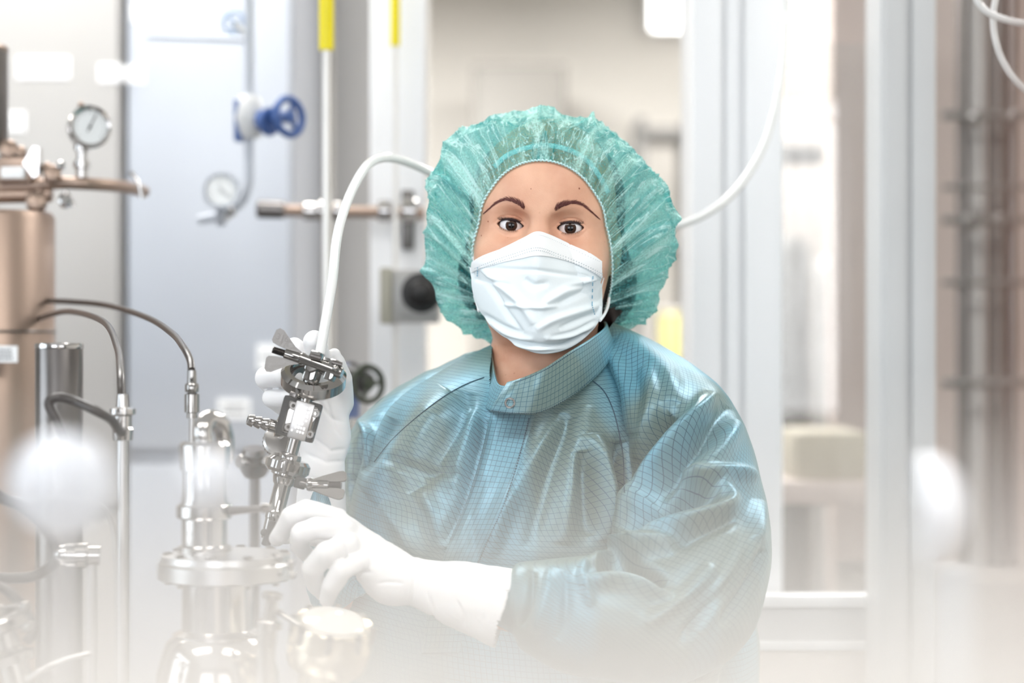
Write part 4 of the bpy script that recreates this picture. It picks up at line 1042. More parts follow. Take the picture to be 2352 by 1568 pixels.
# hose barb on the left
ob = P(655, 985, 1.975); db = (P(566, 962, 1.965)-ob).normalized()
prof = [(0, 17), (10, 17), (12, 24), (22, 24), (24, 15), (38, 15), (39, 13)]
x_ = 39
for k in range(3): prof += [(x_, 11), (x_+2, 11), (x_+4, 15.5), (x_+16, 12.2)]; x_ += 17
prof += [(x_, 11), (x_, 7), (x_-10, 7)]
MB().lathe(ob, db, [(a*K, b*K) for a, b in prof], 28).build('hose_barb', M_chrome, va)
MB().cyl(ob+db*2*K, ob+db*10*K, 26*K, n=6).build('hex_nut', M_chrome, va)
# black knob with scale ring, behind and below the block
kn = P(640, 1015, 1.995)
MB().lathe(kn, (0.15, -0.75, 0.35), [(-20*K, 30*K), (-4*K, 37*K), (8*K, 37*K), (14*K, 32*K), (16*K, 10*K)], 36).build('adjusting_knob', M_brush, va)
mb = MB(); ad = Vector((0.15, -0.75, 0.35)).normalized(); aa = ad.orthogonal().normalized(); bb = ad.cross(aa)
for k in range(24):
    a = k/24*2*math.pi; rr_ = aa*math.cos(a)+bb*math.sin(a); mb.box(kn+rr_*37*K+ad*2*K, (1.6*K, 1.6*K, 8*K), Matrix((rr_, ad.cross(rr_), ad)).transposed())
mb.build('scale_marks', M_gask, va, False)
# outlet, ferrule, lower clamp and pipe
lath([(-42, 15), (-78, 15), (-80, 24), (-86, 26), (-92, 26)], M_chrome, 'outlet_tube')
OC = O+U*(-108*K)
lath([(-88, 14), (-130, 14)], M_gask, 'seal', n=24)
lc = MB().ring(OC, U, 24*K, 52*K, 34*K, 44, 8*K).build('clamp_ring', M_chrome, va)
MB().box(OC+F*50*K+Rr*(-4*K), (16*K, 12*K, 30*K), Rm, 3*K).build('hinge', M_chrome, va)
MB().cyl(OC+F*57*K+U*(-14*K), OC+F*57*K+U*14*K, 4*K, n=14).build('hinge_pin', M_dsteel, va)
lath([(-122, 34), (-130, 34), (-134, 28), (-150, 24), (-156, 19)], M_chrome, 'lower_ferrule')
Lp = P(618, 1238, 1.95); Tp = OC+U*(-30*K)
lower = MB().lathe(Tp, Lp-Tp, [(0, 20*K), (((Lp-Tp).length)*0.52, 20*K), (((Lp-Tp).length)*0.54, 22*K), (((Lp-Tp).length)*0.66, 22*K), (((Lp-Tp).length)*0.68, 20*K), ((Lp-Tp).length, 19*K)], 32).build('lower_pipe', M_chrome, va)
MB().cyl(P(628, 1196, 1.938), P(610, 1252, 1.938), 9*K, 11*K, 20, 2*K).build('black_lever', M_black, va)
MB().sphere(P(607, 1222, 1.936), 9*K, 16).build('lever_joint', M_black, va)
def wing_nut(base, axis_, par, r_in=10, side=None, ln=95, text=None, sprd=1.0):
    base = Vector(base); d = Vector(axis_).normalized(); s_ = Vector(side).normalized(); s_ = (s_-d*s_.dot(d)).normalized(); n_ = d.cross(s_)
    root = MB().lathe(base, d, [(0, 13*K), (4*K, 15*K), (10*K, 15*K), (14*K, 12*K), (48*K, 11*K), (50*K, 9*K)], 24).build('wing_nut', M_chrome, par)
    th_ = MB(); prof = []
    for k in range(12): prof += [(46*K+k*2.6*K, 7.2*K), (47.3*K+k*2.6*K, 9*K)]
    th_.lathe(base, d, prof+[(78*K, 7*K)], 20).build('threaded_bolt', M_dsteel, root)
    for sg in (-1, 1):
        poly = [base+d*a*K+s_*sg*b*K-n_*2.2*K for a, b in ((10, 6), (24, 8), (ln-20, 12*sprd), (ln-4, 16*sprd), (ln, 22*sprd), (ln-3, 46*sprd), (ln-10, 52*sprd), (ln-20, 50*sprd), (30, 22), (12, 14))]
        w_ = MB().prism(poly, n_*4.4*K).build('wing', M_wing, root, False)
        if text and sg == text[1]:
            v, f = text_mesh(text[0], 20*K, 0.5*K)
            ang = text[2]; c_ = base+d*(ln-22)*K+s_*sg*32*K
            fr_ = n_ if n_.dot(F) > 0 else -n_
            ux = d*math.cos(ang)+s_*math.sin(ang); uy = fr_.cross(ux)
            MB().add([c_+ux*q.x+uy*q.y+fr_*(2.4*K+q.z) for q in v], f).build('cast_number', M_dsteel, root, False)
    return root
wing_nut(P(706, 1112, 1.93), (0.98, -0.08, -0.02), va, side=(0, 0.75, 1), ln=88, sprd=0.72)
MB().cyl(P(680, 1106, 1.935), P(708, 1112, 1.93), 9*K, n=16).build('clamp_bolt', M_dsteel, va)
MB().box(P(690, 1108, 1.935), (26*K, 26*K, 26*K), Rm, 4*K).build('clamp_lug', M_gask, va)
# upper clamp: an open ring hanging on the nozzle, tilted towards the lens
CC = P(720, 868, 1.985); CN = Vector((0.10, -0.50, 0.86)).normalized()
MB().ring(CC, CN, 55*K, 76*K, 42*K, 64, 9*K).build('clamp_ring', M_chrome, va)
MB().ring(CC-CN*6*K, CN, 50*K, 56*K, 16*K, 64, 2*K).build('clamp_groove', M_dsteel, va)
bx0, bx1 = P(690, 822, 1.955), P(786, 858, 1.945)
MB().cyl(bx0, bx1, 12.5*K, n=24, bev=2*K).build('clamp_bolt', M_chrome, va)
db = (bx1-bx0).normalized(); up_ = Vector((0.25, 0.1, 1)); up_ = (up_-db*up_.dot(db)).normalized(); RmB = Matrix((db, up_.cross(db), up_)).transposed()
MB().box(P(722, 830, 1.957), (26*K, 30*K, 48*K), RmB, 4*K).build('clamp_lug', M_chrome, va)
MB().box(P(764, 850, 1.950), (22*K, 30*K, 50*K), RmB, 4*K).build('clamp_lug', M_chrome, va)
MB().box(P(714, 856, 1.952), (28*K, 18*K, 40*K), RmB, 5*K).build('bolt_yoke', M_chrome, va)
MB().cyl(P(712, 815, 1.945), P(738, 823, 1.945), 6*K, n=16, bev=1*K).build('hinge_pin', M_dsteel, va)
MB().cyl(P(762, 832, 1.945), P(786, 838, 1.945), 6*K, n=16, bev=1*K).build('hinge_pin', M_dsteel, va)
MB().sphere(P(771, 846, 1.940), 8*K, 16).build('bolt_head', M_chrome, va)
MB().box(P(674, 906, 1.952), (16*K, 12*K, 12*K), RmB, 2*K).build('hinge', M_dsteel, va)
wing_nut(P(701, 826, 1.957), (P(618, 800, 1.955)-P(701, 826, 1.957)), va, side=(0.18, 0.0, 1), ln=86, text=('316', 1, math.pi))
# ---- white hose running from the clamp behind the head and up to the ceiling
def mat_hose(name, col, alpha):
    m = mat(name, col, 0.16, var=0.02, scale=10, trans=0.0, sss=0.0, alpha=alpha, coat=0.3); return m
M_hose = mat_hose('milky_hose', lin(240, 241, 240), 0.9)
hp = [(735, 815, 1.99), (742, 772, 2.00), (752, 715, 2.01), (764, 640, 2.03), (772, 560, 2.07), (785, 500, 2.12), (812, 430, 2.18), (848, 376, 2.24), (892, 362, 2.30), (950, 378, 2.36), (1015, 412, 2.42), (1090, 460, 2.48), (1200, 505, 2.52), (1330, 530, 2.55), (1450, 532, 2.56), (1545, 520, 2.57), (1620, 492, 2.58), (1690, 438, 2.60), (1745, 355, 2.62), (1778, 260, 2.64), (1796, 160, 2.66), (1803, 60, 2.68), (1805, -60, 2.70), (1806, -800, 2.75)]
hz = thing('hose', 'milky white hose arching from the held clamp behind the teal cap', 'hose', P(735, 815, 1.99))
pts = [P(*q) for q in catmull(hp, 260)]
pts.append(Vector((pts[-1].x, pts[-1].y, ZC)))
MB().tube(pts, 0.0052, 20).build('hose_wall', M_hose, hz)
# ------------------------------------------------------------------ background: cabinets, columns, pipework
def boxpx(mb, x0, y0, x1, y1, Y, depth, bevel=0.0):      # a box whose front face spans the pixels at depth Y
    a, b = P(x0, y0, Y), P(x1, y1, Y)
    return mb.box(((a.x+b.x)/2, Y+depth/2, (a.z+b.z)/2), (abs(b.x-a.x), depth, abs(b.z-a.z)), None, bevel)
def cylpx(mb, a, b, r, n=24, bev=0.0):
    k = (a[2]+b[2])/2/FPX; return mb.cyl(P(*a), P(*b), r*k, None, n, bev*k)
def X(px, Y): return (px-1176)/FPX*Y
def Z(py, Y): return CAMZ-(py-784)/FPX*Y
# cabinets on the left
def cabinet(name, label, x0, x1, Y, depth, m, doors, handle=None):
    t = thing(name, label, 'cabinet', ((x0+x1)/2, Y+depth/2, 0))
    MB().box(((x0+x1)/2, Y+depth/2, 1.25), (x1-x0, depth-0.02, 2.5)).build('body', m, t, False)
    for (z0, z1) in doors:
        d = MB().box(((x0+x1)/2, Y, (z0+z1)/2), (x1-x0-0.008, 0.03, z1-z0-0.008), None, 0.004).build('door', m, t)
    return t
cab1 = cabinet('equipment_cabinet', 'grey-beige enamelled cabinet behind the steel pressure gauge', -1.75, X(280, 3.6), 3.6, 0.6, M_greige, [(0.08, 1.08), (1.10, 2.48)])
cab2 = cabinet('equipment_cabinet', 'bluish white enamelled cabinet behind the blue handwheel', X(281, 3.62)+0.008, X(672, 3.62), 3.62, 0.6, M_bluew, [(0.08, 1.18), (1.2, 2.48)])
# paper labels on the cabinet doors
def label_plate(x0, y0, x1, y1, Y, text_lines, lab, m=M_paper):
    t = thing('paper_label', lab, 'label', P((x0+x1)/2, y1, Y), 'paper labels on the equipment')
    mb = MB(); boxpx(mb, x0, y0, x1, y1, Y, 0.002); mb.build('sheet', m, t, False)
    for i in range(text_lines):
        mb = MB(); yy = y0+(y1-y0)*(i+1)/(text_lines+1); h = (y1-y0)*0.05
        xx = x0+(x1-x0)*0.18
        while xx < x0+(x1-x0)*0.8:
            w_ = (x1-x0)*random.uniform(0.05, 0.14); boxpx(mb, xx, yy-h, min(xx+w_, x0+(x1-x0)*0.86), yy+h, Y-0.0012, 0.0012); xx += w_*1.25
        mb.build('printed_line', M_ink, t, False)
    return t
label_plate(38, 130, 160, 180, 3.583, 2, 'white paper label with two grey lines, left of the gauge top')
label_plate(226, 146, 278, 188, 3.583, 2, 'narrow white paper label on the grey-beige cabinet edge')
label_plate(284, 150, 332, 190, 3.603, 1, 'small white paper label on the bluish cabinet edge')
label_plate(14, 256, 58, 302, 3.583, 2, 'square white paper label left of the gauge')
label_plate(590, 790, 640, 850, 3.603, 1, 'pale label on the bluish cabinet behind the raised glove')
label_plate(500, 915, 575, 965, 3.603, 2, 'pale label on the bluish cabinet left of the hose barb')
label_plate(300, 6, 410, 50, 3.603, 2, 'pale label near the top of the bluish cabinet')
# panelled partition between the cabinets and the far room
pt = tag(thing('partition_panel', 'grey panelled partition behind the steel rods', 'partition', (X(760, 4.2), 4.2, 0)))
for (a, b, m) in [(560, 690, M_offw), (690, 760, M_grey), (760, 860, M_greige), (860, 985, M_wall)]:
    mb = MB(); mb.box(((X(a, 4.2)+X(b, 4.2))/2, 4.22, 1.35), (X(b, 4.2)-X(a, 4.2)-0.006, 0.04, 2.7), None, 0.006); mb.build('panel', m, pt)
struct(MB().box((X(912, 3.1), 3.1+0.06, ZC/2), (X(976, 3.1)-X(850, 3.1), 0.12, ZC), None, 0.006).build('column_narrow', M_white))
# wide white column with grooves, and the steel-grey post right of it
cw = struct(MB().box(((X(1592, 3.0)+X(1800, 3.0))/2, 3.12, ZC/2), (X(1800, 3.0)-X(1592, 3.0), 0.2, ZC), None, 0.004).build('column_wide', M_white))
for (a, b, d) in [(1592, 1660, 0.012), (1668, 1704, 0.006), (1712, 1800, 0.016)]:
    MB().box(((X(a, 3.0)+X(b, 3.0))/2, 3.016, ZC/2), (X(b, 3.0)-X(a, 3.0), d, ZC), None, 0.003).build('profile_strip', M_white, cw)
cp = struct(MB().box(((X(2022, 2.8)+X(2150, 2.8))/2, 2.86, ZC/2), (X(2150, 2.8)-X(2022, 2.8), 0.12, ZC), None, 0.004).build('door_post', M_offw))
for (a, b) in [(2030, 2080), (2092, 2146)]:
    MB().box(((X(a, 2.8)+X(b, 2.8))/2, 2.797, ZC/2), (X(b, 2.8)-X(a, 2.8), 0.012, ZC), None, 0.003).build('profile_strip', M_offw, cp)
for i, (y0, y1) in enumerate([(1372, 1400), (1478, 1500)]):
    mb = MB(); boxpx(mb, 1720, y0, 2060, y1, 2.95, 0.05, 0.004); struct(mb.build('trim_%d' % (i+1), M_white))
pl = MB(); boxpx(pl, 1720, 1400, 2060, 1478, 2.96, 0.03); struct(pl.build('trim_3', M_offw))
pl = MB(); boxpx(pl, 1720, 1500, 2060, 3000, 2.96, 0.03); struct(pl.build('trim_4', mat('rosy_white_panel', lin(232, 222, 214), 0.4, var=0.02)))
mb = MB(); boxpx(mb, 1800, 100, 2022, 1372, 2.98, 0.006); struct(mb.build('window_4', M_glass))
# far wall lamp glowing at the top
fl = thing('wall_lamp', 'bright white lamp glowing on the far wall above the cap', 'lamp', P(1545, 75, 7.9))
mb = MB(); boxpx(mb, 1490, -60, 1600, 72, 7.90, 0.1, 0.01); mb.build('housing', M_white, fl)
mb = MB(); boxpx(mb, 1498, -50, 1592, 66, 7.88, 0.02, 0.006); mb.build('diffuser', mat('lamp_glow', (1, 1, 1), 0.5, emit=(1, 0.99, 0.95), estr=9.0), fl)
M_cream = mat('cream_laminate', lin(146, 143, 138), 0.5, var=0.02)
# far furniture seen softly behind the person
fb_ = thing('far_cabinet', 'pale cream cupboard far behind the teal cap', 'cabinet', (X(1180, 7.2), 7.5, 0))
MB().box(((X(1085, 7.2)+X(1300, 7.2))/2, 7.5, 1.2), (X(1300, 7.2)-X(1085, 7.2), 0.6, 2.4)).build('body', M_cream, fb_, False)
for (z0, z1) in [(0.1, 1.15), (1.18, 2.38)]: MB().box(((X(1085, 7.2)+X(1300, 7.2))/2, 7.19, (z0+z1)/2), (X(1300, 7.2)-X(1085, 7.2)-0.02, 0.03, z1-z0), None, 0.004).build('door', M_cream, fb_)
fg = thing('far_shelf', 'grey shelf unit far behind beside the wide white column', 'shelf', (X(1520, 7.0), 7.3, 0))
for sx in (1478, 1590): MB().box((X(sx, 7.0), 7.3, 1.1), (0.03, 0.4, 2.2)).build('upright', M_grey, fg, False)
for zz in (0.4, 0.85, 1.3, 1.75, 2.15): MB().box(((X(1478, 7.0)+X(1590, 7.0))/2, 7.3, zz), (X(1590, 7.0)-X(1478, 7.0), 0.4, 0.03)).build('shelf_board', M_grey, fg, False)
fy = thing('yellow_bin', 'pale yellow bin on the grey far shelf', 'bin', (X(1552, 7.0), 7.2, 1.315))
MB().box((X(1556, 7.0), 7.25, 1.41), (0.09, 0.2, 0.19), None, 0.01).build('tub', mat('pale_yellow_plastic', lin(236, 228, 150), 0.4), fy); MB().box((X(1556, 7.0), 7.25, 1.512), (0.10, 0.22, 0.015), None, 0.004).build('lid', M_wallw, fy)
# vertical steel rods with yellow sleeves
for (x, Y, r, ys, lab) in [(750, 2.75, 10, 116, 'steel rod with a wide yellow sleeve, nearer the blue handwheel'), (908, 3.0, 6.5, 106, 'thin steel rod with a slim yellow sleeve in front of the narrow white column')]:
    t = thing('steel_rod', lab, 'rod', (X(x, Y), Y, 0), 'rods with yellow sleeves')
    k = Y/FPX
    MB().cyl((X(x, Y), Y, 0.0), (X(x, Y), Y, ZC), r*k, None, 20).build('rod', mat('satin_white_steel', lin(225, 222, 218), 0.3, 0.6), t)
    zz = Z(ys, Y); MB().lathe((X(x, Y), Y, zz), (0, 0, 1), [(0, r*k), (0.0, 1.55*r*k), (0.004, 1.7*r*k), (ZC-zz-0.02, 1.7*r*k), (ZC-zz-0.02, r*k)], 24, False).build('yellow_sleeve', M_yellow, t)
# horizontal pipe with couplings
hpz = thing('cross_pipe', 'horizontal brownish steel pipe with bright couplings behind the hose', 'pipe', P(780, 486, 3.05))
mb = MB(); cylpx(mb, (592, 482, 3.05), (975, 490, 3.05), 14, 24, 2); mb.build('pipe', M_bsteel, hpz)
mb = MB(); cylpx(mb, (590, 480, 3.05), (655, 482, 3.05), 21, 24, 4); mb.build('end_sleeve', M_dsteel, hpz)
for (x, r, w_) in [(714, 22, 34), (742, 27, 22), (776, 25, 22), (884, 25, 30), (940, 30, 34)]:
    mb = MB(); cylpx(mb, (x-w_/2, 484, 3.05), (x+w_/2, 485, 3.05), r, 28, 4); mb.build('coupling', M_steel, hpz)
brk = thing('wall_bracket', 'dark grey bracket on the narrow white column', 'bracket', P(936, 570, 3.09))
mb = MB(); boxpx(mb, 922, 436, 950, 470, 3.08, 0.025, 0.003); boxpx(mb, 922, 510, 950, 572, 3.08, 0.025, 0.003); mb.build('plate', M_dgrey, brk)
mb = MB(); boxpx(mb, 928, 436, 944, 572, 3.075, 0.02, 0.002); mb.build('rail', M_dsteel, brk)
# control box with black knob
cbx = thing('control_box', 'small grey control box with a black knob beside the cap', 'control box', P(945, 740, 2.95))
mb = MB(); boxpx(mb, 874, 618, 1010, 742, 2.95, 0.05, 0.005); mb.build('box', M_greige, cbx)
mb = MB(); boxpx(mb, 872, 614, 900, 744, 2.94, 0.05, 0.004); mb.build('side_plate', mat('olive_grey_panel', lin(168, 164, 150), 0.4), cbx)
MB().lathe(P(968, 672, 2.95), (0, -1, 0.0), [(0, 0.030), (0.006, 0.030), (0.008, 0.019), (0.026, 0.017), (0.030, 0.012), (0.031, 1e-5)], 28, False).build('knob', M_black, cbx)
mb = MB(); boxpx(mb, 918, 690, 1004, 730, 2.945, 0.01, 0.002); mb.build('switch_row', M_grey, cbx)
# handwheels
def handwheel(name, label, c, Y, r, mw, mstem, axis_, stem_to=None, cat='handwheel', spokes=3, thick=0.16):
    t = thing(name, label, cat, P(c[0], c[1], Y)); ctr = P(c[0], c[1], Y); R_ = r/FPX*Y; d = Vector(axis_).normalized()
    MB().torus(ctr, d, R_*(1-thick/2), R_*thick, 36, 12).build('rim', mw, t)
    a = d.orthogonal().normalized(); b = d.cross(a)
    MB().lathe(ctr, d, [(-R_*0.35, R_*0.3), (R_*0.15, R_*0.34), (R_*0.22, R_*0.2)], 20).build('wheel_hub', mw, t)
    for k in range(spokes):
        an = 2*math.pi*k/spokes+0.5; v = a*math.cos(an)+b*math.sin(an); MB().cyl(ctr, ctr+v*R_*0.92, R_*0.16, R_*0.13, 12).build('spoke', mw, t)
    return t, ctr, R_
hw1, c1, R1 = handwheel('handwheel_valve', 'blue handwheel valve on the vertical bluish pipe', (664, 268), 2.95, 46, M_blue, M_steel, (0.75, -0.62, 0.05), cat='valve', thick=0.2)
st_ = P(572, 268, 3.0)
MB().cyl(c1, st_, R1*0.3, None, 16).build('stem', M_blue, hw1)
MB().cyl(P(625, 280, 2.97), P(600, 275, 2.985), R1*0.75, R1*0.55, 20, R1*0.1).build('bonnet', M_blue, hw1)
MB().lathe(P(572, 318, 3.0), (0, 0, 1), [(0, 0.014), (0.006, 0.019), (0.018, 0.021), (0.030, 0.024), (0.045, 0.021), (0.058, 0.019), (0.064, 0.014)], 24).build('valve_body', M_offw, hw1)
MB().box(P(549, 278, 3.0), (0.012, 0.03, 0.062), None, 0.003).build('side_flange', M_blue, hw1)
hw2, c2, R2 = handwheel('handwheel_valve', 'pale blue handwheel high on the bluish pipe', (538, 52), 3.0, 27, mat('pale_blue_enamel', lin(170, 190, 218), 0.4), M_steel, (0.2, -1, 0), cat='valve')
MB().cyl(c2, P(572, 84, 3.0), R2*0.3, None, 14).build('stem', M_offw, hw2)
mb = MB(); cylpx(mb, (342, 84, 3.1), (566, 92, 3.05), 7, 16); mb.build('side_pipe', M_bluew, hw2)
vp = thing('vertical_pipe', 'shiny pale vertical pipe curving left under the blue handwheel', 'pipe', P(520, 500, 3.0))
pp = [P(572, -500, 3.0)]+[P(*q) for q in catmull([(572, -100, 3.0), (572, 100, 3.0), (572, 250, 3.0), (572, 380, 3.0), (570, 425, 3.0), (556, 460, 3.0), (530, 482, 3.0), (500, 496, 3.0), (455, 505, 3.0)], 70)]
pp[0] = Vector((pp[0].x, 3.0, ZC))
MB().tube(pp, 0.0072, 18).build('pipe', M_bluew, vp)
MB().cyl(P(535, 478, 3.0), P(510, 494, 3.0), 0.0105, None, 18, 0.001).build('joint', M_steel, vp)
hw3, c3, R3 = handwheel('handwheel_valve', 'black-green handwheel valve behind the raised glove and gown shoulder', (845, 882), 2.75, 44, M_green, M_black, (0.62, -0.78, 0.05), cat='valve', thick=0.17)
MB().cyl(c3, P(800, 862, 2.78), R3*0.55, R3*0.8, 18, R3*0.08).build('bonnet', M_black, hw3)
MB().cyl(P(800, 835, 2.78), P(800, 960, 2.78), 0.016, None, 20, 0.002).build('valve_body', M_blue, hw3)
MB().cyl(P(800, 960, 2.78), Vector((P(800, 960, 2.78).x, 2.78, 0)), 0.010, None, 16).build('feed_pipe', M_steel, hw3)
# gauges
def gauge(label, c, Y, r, m_case, yaw_, needle):
    t = thing('pressure_gauge', label, 'gauge', P(c[0], c[1]+r*2.2, Y)); ctr = P(*c, Y); R_ = r/FPX*Y; d = Vector((math.sin(yaw_), -math.cos(yaw_), 0.02)).normalized()
    MB().lathe(ctr, d, [(-R_*0.6, R_*0.9), (-R_*0.55, R_), (R_*0.08, R_), (R_*0.10, R_*1.06), (R_*0.24, R_*1.06), (R_*0.27, R_*1.0), (R_*0.22, R_*0.84), (R_*0.05, R_*0.84)], 44, False).build('case', m_case, t)
    dial = MB().lathe(ctr, d, [(R_*0.10, R_*0.86), (R_*0.14, R_*0.86), (R_*0.14, 1e-5)], 44, False).build('dial', M_paper, t)
    a = Vector((0, 0, 1)); a = (a-d*a.dot(d)).normalized(); b = d.cross(a)*-1
    for k in range(13):
        an = math.radians(-130+260*k/12); v = a*math.cos(an)+b*math.sin(an)
        MB().box(ctr+d*R_*0.15+v*R_*0.72, (R_*0.03, R_*0.02, R_*0.12), Matrix((d.cross(v), d, v)).transposed()).build('tick', M_ink, dial, False)
    v = a*math.cos(needle)+b*math.sin(needle)
    MB().box(ctr+d*R_*0.17+v*R_*0.2, (R_*0.05, R_*0.03, R_*0.95), Matrix((d.cross(v), d, v)).transposed()).build('needle', M_black, t, False)
    MB().lathe(ctr+d*R_*0.16, d, [(0, R_*0.08), (R_*0.06, R_*0.06)], 14).build('needle_boss', M_black, t)
    MB().lathe(ctr, d, [(R_*0.225, R_*0.86), (R_*0.23, 1e-5)], 32, False).build('cover_glass', M_glass, t)
    return t, ctr, R_, d
g1, gc, gr, gd = gauge('round steel pressure gauge with white dial on the left manifold', (205, 292), 2.62, 47, M_steel, 0.42, 0.45)
k = 2.62/FPX
MB().lathe(P(188, 410, 2.63), (0, 0, 1), [(0, 14*k), (22*k, 14*k), (24*k, 19*k), (40*k, 19*k), (42*k, 12*k), (62*k, 12*k), (64*k, 18*k), (80*k, 18*k)], 22).build('stem', M_steel, g1)
MB().sphere(P(186, 240, 2.62), 7*k, 12).build('vent_plug', M_bsteel, g1)
g2, _, _, _ = gauge('pale blurred gauge face beside the curved vertical pipe', (508, 438), 2.95, 40, M_bluew, 0.25, 2.2)
MB().cyl(P(508, 480, 2.96), P(508, 512, 2.98), 0.008, None, 14).build('stem', M_bluew, g2)
# manifold on the left edge
mf = thing('manifold', 'brownish steel pipe manifold at the left edge under the gauge', 'manifold', P(60, 480, 2.6))
YM = 2.62; km = YM/FPX
mb = MB(); mb.tube([P(*q) for q in catmull([(-300, 432, YM), (-60, 430, YM), (60, 428, YM), (130, 420, YM), (200, 422, YM), (280, 428, YM+0.05), (330, 440, YM+0.15)], 40)], 15*km, 20); mb.build('main_pipe', M_bsteel, mf)
mb = MB(); cylpx(mb, (-40, 450, YM), (120, 447, YM), 18, 24, 3); mb.build('lower_pipe', M_bsteel, mf)
mb = MB(); boxpx(mb, 0, 382, 56, 410, YM-0.03, 0.03, 0.004); mb.build('name_plate', M_paper, mf)
mb = MB(); boxpx(mb, -10, 360, 72, 420, YM-0.02, 0.05, 0.006); mb.build('valve_block', M_bsteel, mf)
mb = MB(); mb.prism([P(52, 375, YM-0.03), P(76, 336, YM-0.03), P(90, 338, YM-0.03), P(88, 402, YM-0.03), P(76, 408, YM-0.03)], (0, 0.02, 0)); mb.build('lever', M_steel, mf, False)
for (x, y, r) in [(84, 462, 24), (120, 400, 20), (140, 380, 10), (108, 385, 12), (150, 460, 16), (20, 345, 22), (48, 350, 14)]:
    MB().lathe(P(x, y, YM-0.012), (0.2, -1, 0.3), [(-r*km, r*km*0.8), (-r*km*0.8, r*km), (r*km*0.5, r*km), (r*km*0.7, r*km*0.7), (r*km*0.7, 1e-5)], 8 if r < 18 else 20, False).build('fitting', M_bsteel if x < 130 else M_steel, mf)
MB().cyl(P(150, 440, YM), P(168, 472, YM), 6*km, None, 12).build('drain_spout', M_steel, mf)
mp_ = MB().tube([P(*q) for q in catmull([(300, 395, YM+.02), (312, 410, YM+.02), (322, 432, YM+.02), (326, 456, YM+.02)], 16)], 5*km, 12).build('bent_tube', M_steel, mf)
fc_ = thing('filter_cylinder', 'dark polished cylinder standing on the left manifold, cut by the frame', 'cylinder', P(-20, 345, YM))
MB().lathe(P(-20, 345, YM), (0, 0, 1), [(0, 34*km), (0.004, 38*km), (220*km, 38*km), (232*km, 40*km), (240*km, 34*km), (242*km, 8*km)], 32).build('housing', M_dsteel, fc_)
MB().lathe(P(-20, 118, YM), (0, 0, 1), [(0, 39.5*km), (8*km, 39.5*km), (14*km, 34*km), (15*km, 1e-5)], 32, False).build('cap', M_bsteel, fc_)
# tank with painted-in brown reflection, and grey tank in the middle left
tk = thing('steel_tank', 'tall steel tank at the left edge with a brown reflection in its colour', 'tank', (X(-85, 2.5), 2.62, 0))
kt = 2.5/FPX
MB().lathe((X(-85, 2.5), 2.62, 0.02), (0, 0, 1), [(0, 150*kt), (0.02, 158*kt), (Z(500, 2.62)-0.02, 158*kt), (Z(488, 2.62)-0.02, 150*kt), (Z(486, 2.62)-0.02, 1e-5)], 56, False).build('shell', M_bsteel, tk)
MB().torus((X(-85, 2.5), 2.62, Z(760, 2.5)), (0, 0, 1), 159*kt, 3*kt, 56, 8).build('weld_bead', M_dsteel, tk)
label_plate(-40, 794, 40, 832, 2.515, 3, 'white printed label with three lines at the left edge')
# right-hand side: dim process room beyond the door post
M_dim = mat('dim_grey_steel', lin(150, 146, 142), 0.4, 0.3, var=0.1, scale=5)
dp = thing('process_rack', 'dim grey pipework rack behind the door post at right', 'rack', (X(2260, 4.4), 4.5, 0))
MB().box((X(2270, 4.9), 5.0, 1.3), (0.75, 0.08, 2.6)).build('back_panel', M_pinkg, dp, False)
for (x, r, m) in [(2212, 14, M_dsteel), (2245, 22, M_grey), (2292, 20, M_dgrey), (2330, 16, M_dsteel)]:
    MB().cyl((X(x, 4.4), 4.4, 0), (X(x, 4.4), 4.4, 2.3), r*4.4/FPX, None, 18).build('pipe', m, dp)
for (y, r) in [(265, 10), (505, 9), (648, 7), (430, 6), (880, 10)]:
    MB().cyl((X(2165, 4.32), 4.32, Z(y, 4.32)), (X(2420, 4.32), 4.32, Z(y, 4.32)), r*4.3/FPX, None, 16).build('cross_pipe', M_dgrey, dp)
for (x, y, r) in [(2245, 272, 18), (2335, 268, 16), (2235, 508, 20), (2300, 505, 14)]:
    MB().lathe((X(x, 4.28), 4.28, Z(y, 4.28)), (0, -1, 0), [(-0.02, r*4.3/FPX), (0.02, r*4.3/FPX), (0.03, r*0.6*4.3/FPX)], 20).build('fitting', M_dgrey, dp)
MB().box((X(2270, 4.3), 4.3, 0.45), (0.6, 0.4, 0.9), None, 0.01).build('base_cabinet', M_dim, dp)
# equipment glimpsed through the glazed opening
eq = thing('process_vessel', 'blurred grey vessel and pipework behind the glazed opening', 'vessel', (X(1915, 5.4), 5.6, 0))
ke = 5.4/FPX
MB().box((X(1915, 5.4), 6.0, 1.3), (0.55, 0.06, 2.6)).build('back_panel', mat('pale_rosy_panel', lin(112, 107, 103), 0.5, var=0.03), eq, False)
MB().lathe((X(1830, 5.4), 5.5, 0), (0, 0, 1), [(0, 44*ke), (Z(560, 5.4)-0.02, 44*ke), (Z(540, 5.4), 30*ke)], 28).build('tank', M_dgrey, eq)
MB().lathe((X(1988, 5.4), 5.5, 0), (0, 0, 1), [(0, 26*ke), (Z(290, 5.4), 26*ke), (Z(270, 5.4), 14*ke)], 28).build('pipe_column', M_dgrey, eq)
MB().lathe((X(1950, 5.4), 5.6, 0), (0, 0, 1), [(0, 50*ke), (Z(600, 5.4), 50*ke), (Z(585, 5.4), 30*ke)], 28).build('tank', M_grey, eq)
MB().box((X(1850, 5.4), 5.45, Z(350, 5.4)), (0.11, 0.06, 0.055), None, 0.006).build('motor', M_dgrey, eq)
MB().tube([(X(1918, 5.3), 5.3, Z(y, 5.3)) for y in (325, 400, 480, 560, 570)], 13*ke, 16).build('bright_pipe', M_bluew, eq)
MB().box((X(1978, 5.4), 5.42, Z(165, 5.4)), (0.035, 0.05, 0.05), None, 0.004).build('junction_box', M_dgrey, eq)
